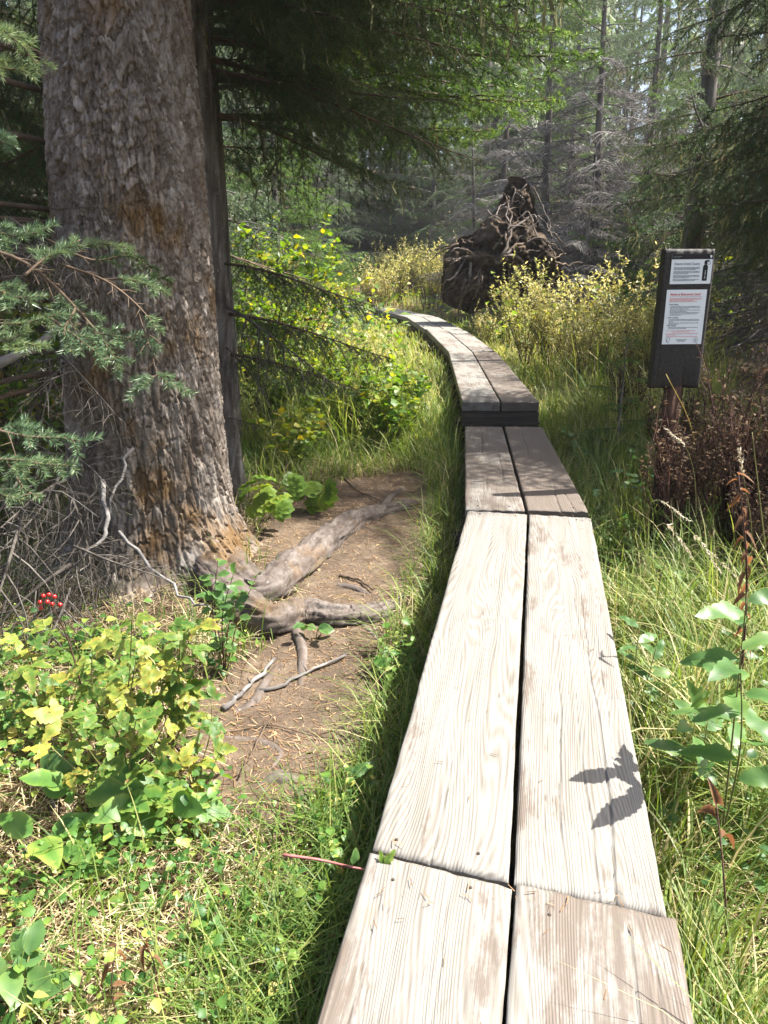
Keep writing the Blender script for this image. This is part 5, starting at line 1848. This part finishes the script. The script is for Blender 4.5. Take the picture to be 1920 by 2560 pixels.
# baneberry along the trunk's foot
for (bp, tops, lb, per) in (
        ((150, 1830), [(60, 1590), (130, 1560), (190, 1640), (90, 1680), (40, 1640)], 'yellowing baneberry plant with red berries at the left edge', 4),
        ((300, 1900), [(230, 1620), (290, 1560), (340, 1650), (250, 1720), (330, 1540), (200, 1790)], 'large yellow-green baneberry plant in front of the massive trunk', 5),
        ((430, 1880), [(400, 1660), (450, 1600), (490, 1560), (380, 1740), (460, 1720), (420, 1560)], 'spotted yellow baneberry plant by the edge of the dirt path', 5),
        ((330, 2010), [(170, 1800), (260, 1780), (340, 1800), (420, 1790), (130, 1870)], 'low baneberry plant with green and yellow leaves below the larger ones', 4),
        ((480, 1990), [(500, 1830), (460, 1880), (440, 1930), (530, 1760)], 'small baneberry plant with toothed leaves nearest the bare path', 3)):
    b = G(*bp)
    tips = [at_y(px, py, b[1] + rng.uniform(-.22, .12)) for px, py in tops]
    t = plant('baneberry_plant', lb, b, tips, L_BANE, rng, per=per + 1, size=(.5, 1.0), f0=.35, face=(.1, -.6, 1.0), out=.8, droop=.3)
    if 'red berries' in lb:
        org = np.asarray(b)
        c = at_y(122, 1500, b[1] - .05)
        m = MB(); m.tube(curve([at_y(205, 1720, b[1]), at_y(170, 1600, b[1]), c], 8) - org, np.linspace(.003, .0015, 8), 5); m.build('stem', [M_DARKSTEM], t)
        m = MB()
        u, v = np.meshgrid(np.linspace(0, 2 * math.pi, 10, endpoint=False), np.linspace(0, math.pi, 7))
        Vs = np.stack([np.cos(u) * np.sin(v), np.sin(u) * np.sin(v), np.cos(v)], -1).reshape(-1, 3)
        Fs = np.array([[i * 10 + j, i * 10 + (j + 1) % 10, (i + 1) * 10 + (j + 1) % 10, (i + 1) * 10 + j] for i in range(6) for j in range(10)])
        m.add(Vs * .0075, Fs)
        bm_ = m.mesh('berry', [M_BERRY])
        for (px, py) in ((108, 1490), (122, 1487), (136, 1492), (100, 1506), (118, 1505), (102, 1520), (150, 1512), (130, 1510)):
            obj('berry', bm_, t, tuple(at_y(px, py, b[1] - .05 + rng.normal(0, .01)) - org))

b = G(560, 1690)
tips = [at_y(px, py, b[1] + rng.uniform(-.03, .12)) for px, py in ((545, 1400), (640, 1445), (600, 1480), (570, 1560), (530, 1450), (585, 1430), (560, 1600))]
plant('honeysuckle_shrub', 'small glossy green shrub growing against the foot of the massive trunk', b, tips, L_OVAL, rng, 'shrub', M_DARKSTEM, per=8, size=(.7, 1.25), f0=.5, face=(.1, -.6, 1), out=.6)

# large-leaved plants, lower left
for (bp, tops, leaves, lb, per, size, nm) in (
        ((70, 2010), [(95, 1940)], L_PALM, 'blue-green five-fingered leaf plant at the left edge', 1, (1.9, 2.0), 'palmate_herb'),
        ((250, 2060), [(190, 1960), (240, 1925), (300, 1990)], L_BIG, 'broad-leaved plant with upright oval leaves in the shade below the baneberry', 3, (.9, 1.5), 'broad_leaved_herb'),
        ((400, 2080), [(350, 2000), (420, 1990), (440, 2040)], L_BIG, 'broad oval-leaved plant beside the lower end of the dirt path', 3, (.9, 1.5), 'broad_leaved_herb'),
        ((130, 2190), [(80, 2090), (160, 2110), (210, 2140)], L_BIG, 'dark broad-leaved plant low at the left edge', 3, (.8, 1.3), 'broad_leaved_herb'),
        ((300, 2300), [(290, 2260), (240, 2230)], L_BIG, 'light green plant with heart-shaped leaves amid the straw', 2, (.7, 1.0), 'broad_leaved_herb'),
        ((60, 2520), [(20, 2420), (70, 2400), (110, 2450), (40, 2480)], L_OVAL, 'pale green round-leaved plant in the bottom left corner', 7, (1.0, 1.5), 'round_leaved_herb'),
        ((880, 2040), [(870, 1930), (890, 1960)], L_LANCE, 'upright toothed plant between the path and the boardwalk', 7, (.5, .75), 'toothed_herb'),
        ((632, 2080), [(615, 2050), (640, 2060), (600, 2075)], L_OVAL, 'tiny green seedling on the lower end of the dirt path', 3, (.8, 1.0), 'seedling'),
        ((790, 1600), [(760, 1560), (800, 1570), (815, 1590)], L_OVAL, 'bright round-leaved seedling growing on the pale root', 3, (1.0, 1.3), 'seedling'),
        ((530, 2390), [(520, 2300), (560, 2330)], L_BIG, 'leafy plant with mottled leaves in the grass near the bottom', 3, (.6, .95), 'broad_leaved_herb')):
    b = G(*bp)
    tips = [at_y(px, py, b[1] + rng.uniform(-.05, .05)) for px, py in tops]
    plant(nm, lb, b, tips, leaves, rng, per=per, size=size, f0=.65 if per < 4 else .3, face=(0, -.6, 1.0), out=.8)

# yellow lobed leaves behind the thick root
for (bp, tops, lb) in (((640, 1330), [(660, 1190), (720, 1215), (620, 1215), (690, 1240)], 'thimbleberry plant with large yellow lobed leaves behind the second trunk'),
                       ((760, 1290), [(770, 1240), (810, 1225), (740, 1200)], 'thimbleberry plant with green drooping lobed leaves above the thick root')):
    b = G(*bp)
    tips = [at_y(px, py, b[1] + rng.uniform(-.1, .1)) for px, py in tops]
    plant('thimbleberry_plant', lb, b, tips, L_LOBED, rng, per=3, size=(.8, 1.35), f0=.55, face=(0, -.8, .8), out=.7, droop=.3)

# right of the boardwalk
for (bp, tops, leaves, lb, per, size, nm, sm) in (
        ((1790, 2200), [(1850, 1620), (1868, 1480)], L_LANCE, 'tall leafy stalk with big toothed grey-green leaves near the right edge', 9, (.75, 1.25), 'leafy_stalk', M_STEM),
        ((1700, 2090), [(1770, 1800), (1740, 1760)], L_LANCE, 'shorter leafy stalk with a large pale toothed leaf right of the boards', 5, (.9, 1.3), 'leafy_stalk', M_STEM),
        ((1585, 1850), [(1600, 1560), (1640, 1620)], L_LANCE, 'pale green herb with drooping leaves close to the boards', 5, (.45, .75), 'toothed_herb', M_STEM),
        ((1660, 1880), [(1640, 1740), (1690, 1760), (1620, 1780)], L_PALM, 'herb with round fingered leaves low beside the boards', 2, (.9, 1.2), 'palmate_herb', M_STEM),
        ((1600, 1330), [(1590, 1120), (1560, 1170), (1630, 1150), (1600, 1200)], L_LANCE, 'pale leafy herb in front of the foot of the sign post', 5, (.45, .75), 'toothed_herb', M_STEM),
        ((1440, 1190), [(1420, 1080), (1450, 1110)], L_OVAL, 'pale-leaved herb beside the step of the boardwalk', 5, (1.0, 1.4), 'seedling', M_STEM)):
    b = G(*bp)
    tips = [at_y(px, py, b[1] + rng.uniform(-.05, .08)) for px, py in tops]
    plant(nm, lb, b, tips, leaves, rng, per=per, size=size, f0=.4, face=(.2, -.5, 1), out=.8, stem_mat=sm)
b = G(1835, 1860)
plant('withered_stalk', 'dead stalk with curled orange-brown leaves right of the boardwalk', b, [at_y(1845, 1180, b[1] + .04)], L_CURL, rng, stem_mat=M_DARKSTEM, per=24, size=(.5, .95), f0=.25, out=.4, droop=.6, r=.005)
b = G(1800, 2420)
plant('withered_stalk', 'dead stalk with one hanging brown leaf at the lower right', b, [at_y(1790, 2000, b[1] + .04)], L_CURL, rng, stem_mat=M_DARKSTEM, per=3, size=(.9, 1.3), f0=.7, out=.4, droop=.6, r=.003)
for (bp, tp, lb) in (((330, 2640), (290, 2360), 'brown withered stalk with curled leaves at the bottom left'), ((400, 2600), (345, 2330), 'second brown withered stalk, leaning, at the bottom left')):
    b = G(*bp)
    plant('withered_stalk', lb, b, [at_y(*tp, b[1] + .05)], L_CURL, rng, stem_mat=M_DARKSTEM, per=10, size=(.4, .75), f0=.15, out=.5, droop=.6, r=.002)


def stalk(name, label, pts, r, mat, cat='stalk', head=0, n=18):
    """pts: spots of the photograph with their distance ahead; the first stands on the ground"""
    b = G(*pts[0][:2])
    P = curve([b] + [at_y(px, py, b[1] + dy) for px, py, dy in pts[1:]], n)
    t = thing(name, label, cat, tuple(b))
    m = MB(); m.tube(P - b, np.linspace(r, r * .4, n), 6, 0, .5); m.build('stem', [mat], t)
    if head:
        m = MB()
        k = head
        f = rng.uniform(.72, 1, k) * (n - 1.001)
        i = f.astype(int)
        p = P[i] + (P[i + 1] - P[i]) * (f - i)[:, None]
        d = nrm(P[i + 1] - P[i]) + rng.normal(0, .35, (k, 3)) + [0, 0, -.2]
        m.inst(*leaf_tpl(.016, .0024, 2, .2, .2), frames(d, rng.normal(size=(k, 3))), p - b, 0, rng.random(k), rng.uniform(.8, 1.6, k))
        m.build('seed_head', [M_SEED], t)
    return t


stalk('goldenrod_stem', 'arching yellow stem in front of the sign board', [(1745, 1380), (1748, 1200, 0), (1725, 1060, -.02), (1665, 935, -.03)], .0042, M_YSTEM, head=0)
stalk('goldenrod_stem', 'short yellow stem right of the sign post', [(1765, 1420), (1785, 1250, 0), (1800, 1170, 0)], .0035, M_YSTEM)
stalk('reed_stem', 'tall green reed at the right edge', [(1935, 1560), (1905, 1300, 0), (1880, 1080, 0)], .004, M_STEM)
for k, (pts, lb) in enumerate((
        ([(1560, 1700), (1580, 1480, 0), (1650, 1310, .02), (1730, 1390, .05)], 'arching grass stalk with pale seed head nearest the boards'),
        ([(1640, 1680), (1650, 1450, 0), (1720, 1330, .02), (1800, 1430, .05)], 'arching grass stalk with pale seed head in the middle of the grass'),
        ([(1700, 1650), (1690, 1450, 0), (1740, 1360, .0), (1840, 1440, .05)], 'arching grass stalk with pale seed head by the withered plants'),
        ([(1590, 1560), (1600, 1330, 0), (1640, 1250, .0), (1720, 1300, .05)], 'arching grass stalk with pale seed head left of the sign post foot'),
        ([(1730, 1500), (1740, 1250, 0), (1720, 1130, .0), (1670, 1075, .0)], 'upright seed stalk bending left in front of the withered plants'),
        ([(1860, 1600), (1880, 1350, 0), (1860, 1200, .0), (1850, 1130, .0)], 'thin stalk with tiny white seed tufts at the right edge'))):
    stalk('grass_stalk', lb, pts, .0018, M_STEM, head=46)

mb = MB()
for c0, c1, w, k in ((C_A0, C_A1, .58, 90), (C_B0, C_B1, .56, 90), (C_C0, C_C1, .56, 70)):
    u, v = rng.uniform(.02, .98, k), rng.uniform(-.5, .5, k) * w
    u = np.where(rng.random(k) < .3, .97 + .03 * rng.random(k), u)
    P = c0 + (c1 - c0) * u[:, None] + np.c_[v, 0 * v, 0 * v + .004]
    R = frames(np.c_[rng.normal(size=(k, 2)), 0 * v], np.array([0, 0, 1.0]) + rng.normal(0, .1, (k, 3)))
    mb.inst(np.array([[-.0010, 0, 0], [.0010, 0, 0], [.0006, .02, .001], [-.0006, .02, .001]]), np.array([[0, 1, 2, 3]]), R, P, 0, rng.random(k) * .7, rng.uniform(.4, 1.2, k))
setting(mb.build('litter', [M_LITTER]), 'a few fallen needles on the planks', 'stuff')

# ------------------------------------------------------------------ sticks and the twig on the boards
def stick(label, pts, r, mat=M_DEAD, lift=.012, name='stick', onboard=False):
    P = np.array([G(px, py) for px, py in pts])
    c = P.mean(0)
    P = curve(P, 12) + rng.normal(0, .004, (12, 3))
    P[:, 2] = np.maximum(path_z(P[:, 0], P[:, 1]), ground(P[:, 0], P[:, 1])) + r * .8 + lift * np.linspace(.2, 1, 12)
    c[2] = P[:, 2].min()
    t = MB(); t.tube(P - c, np.linspace(r, r * .6, 12), 8, 0, rng.random(96), rough=.25, rng=rng)
    for k in range(2):
        i = rng.integers(3, 9)
        t.tube(np.stack([P[i], P[i] + rng.normal(0, .02, 3) + [0, 0, .012]]) - c, [r * .5, r * .2], 5, 0, .5)
    o = t.build(name, [mat])
    o.location = c
    return tag(o, label, 'stick')


stick('long pale stick lying across the sunny dirt path', [(655, 1742), (760, 1700), (868, 1655)], .008)
stick('forked grey stick near the pale root end', [(560, 1790), (620, 1735), (690, 1665)], .011)
stick('thin brown twig curving over the dirt path', [(545, 1850), (680, 1830), (860, 1868)], .003, M_TWIG)
stick('reddish twig lying lengthwise on the lower path', [(680, 1800), (640, 1880), (598, 1960)], .004, M_TWIG)
stick('short pale broken stick on the lower path', [(540, 2140), (580, 2120), (622, 2096)], .006)
stick('grey twig in the shade beyond the thick root', [(850, 1190), (900, 1240), (960, 1262)], .006, M_TWIG)
stick('thin twig lying in the shaded dirt near the boards', [(955, 1530), (1010, 1500), (1045, 1470)], .004)
stick('short stick in the shaded dirt behind the lower root', [(850, 1450), (900, 1462), (935, 1490)], .007, M_TWIG)
stick('crooked grey twig hanging down through the lower left plants', [(110, 1800), (130, 1900), (143, 2030)], .007)

org = U(715, 2140, 1.62)
tw = thing('fallen_twig', 'fallen pink-stemmed twig with a withered leaf lying on the boardwalk edge', 'twig', tuple(org))
P = curve([U(707, 2137, 1.62), U(800, 2150, 1.62), U(900, 2172, 1.60), U(1010, 2186, 1.555)], 14)
m = MB(); m.tube(P - org, np.linspace(.0036, .0018, 14), 6, 0, .5); m.build('stem', [M_PINK], tw)
put_leaf(tw, org, L_BANE[0], U(950, 2172, 1.57), (.5, .2, .5), (0, -.8, .5), .42)
put_leaf(tw, org, L_CURL[0], U(850, 2162, 1.60), (.3, .1, -.4), (0, -.8, .5), .6)
put_leaf(tw, org, L_OVAL[1], U(880, 2165, 1.60), (.2, .1, .6), (.5, -.8, .2), .7)
put_leaf(tw, org, L_CURL[1], U(985, 2184, 1.56), (.6, .2, .1), (0, -.4, .8), .5)

# ------------------------------------------------------------------ the pale forest air
mb = MB()
mb.box((3, 30, 9.5), (150, 80, 23))
k = NT('forest_air')
k.t.nodes.remove(k.p)
pv = k.n('ShaderNodeVolumePrincipled')
pv.inputs['Color'].default_value = (.94, .96, 1.0, 1)
pv.inputs['Density'].default_value = 0.0008
k.l(pv.outputs[0], k.out.inputs['Volume'])
setting(mb.build('haze', [k.m], smooth=False), 'thin pale haze in the forest air', 'stuff')
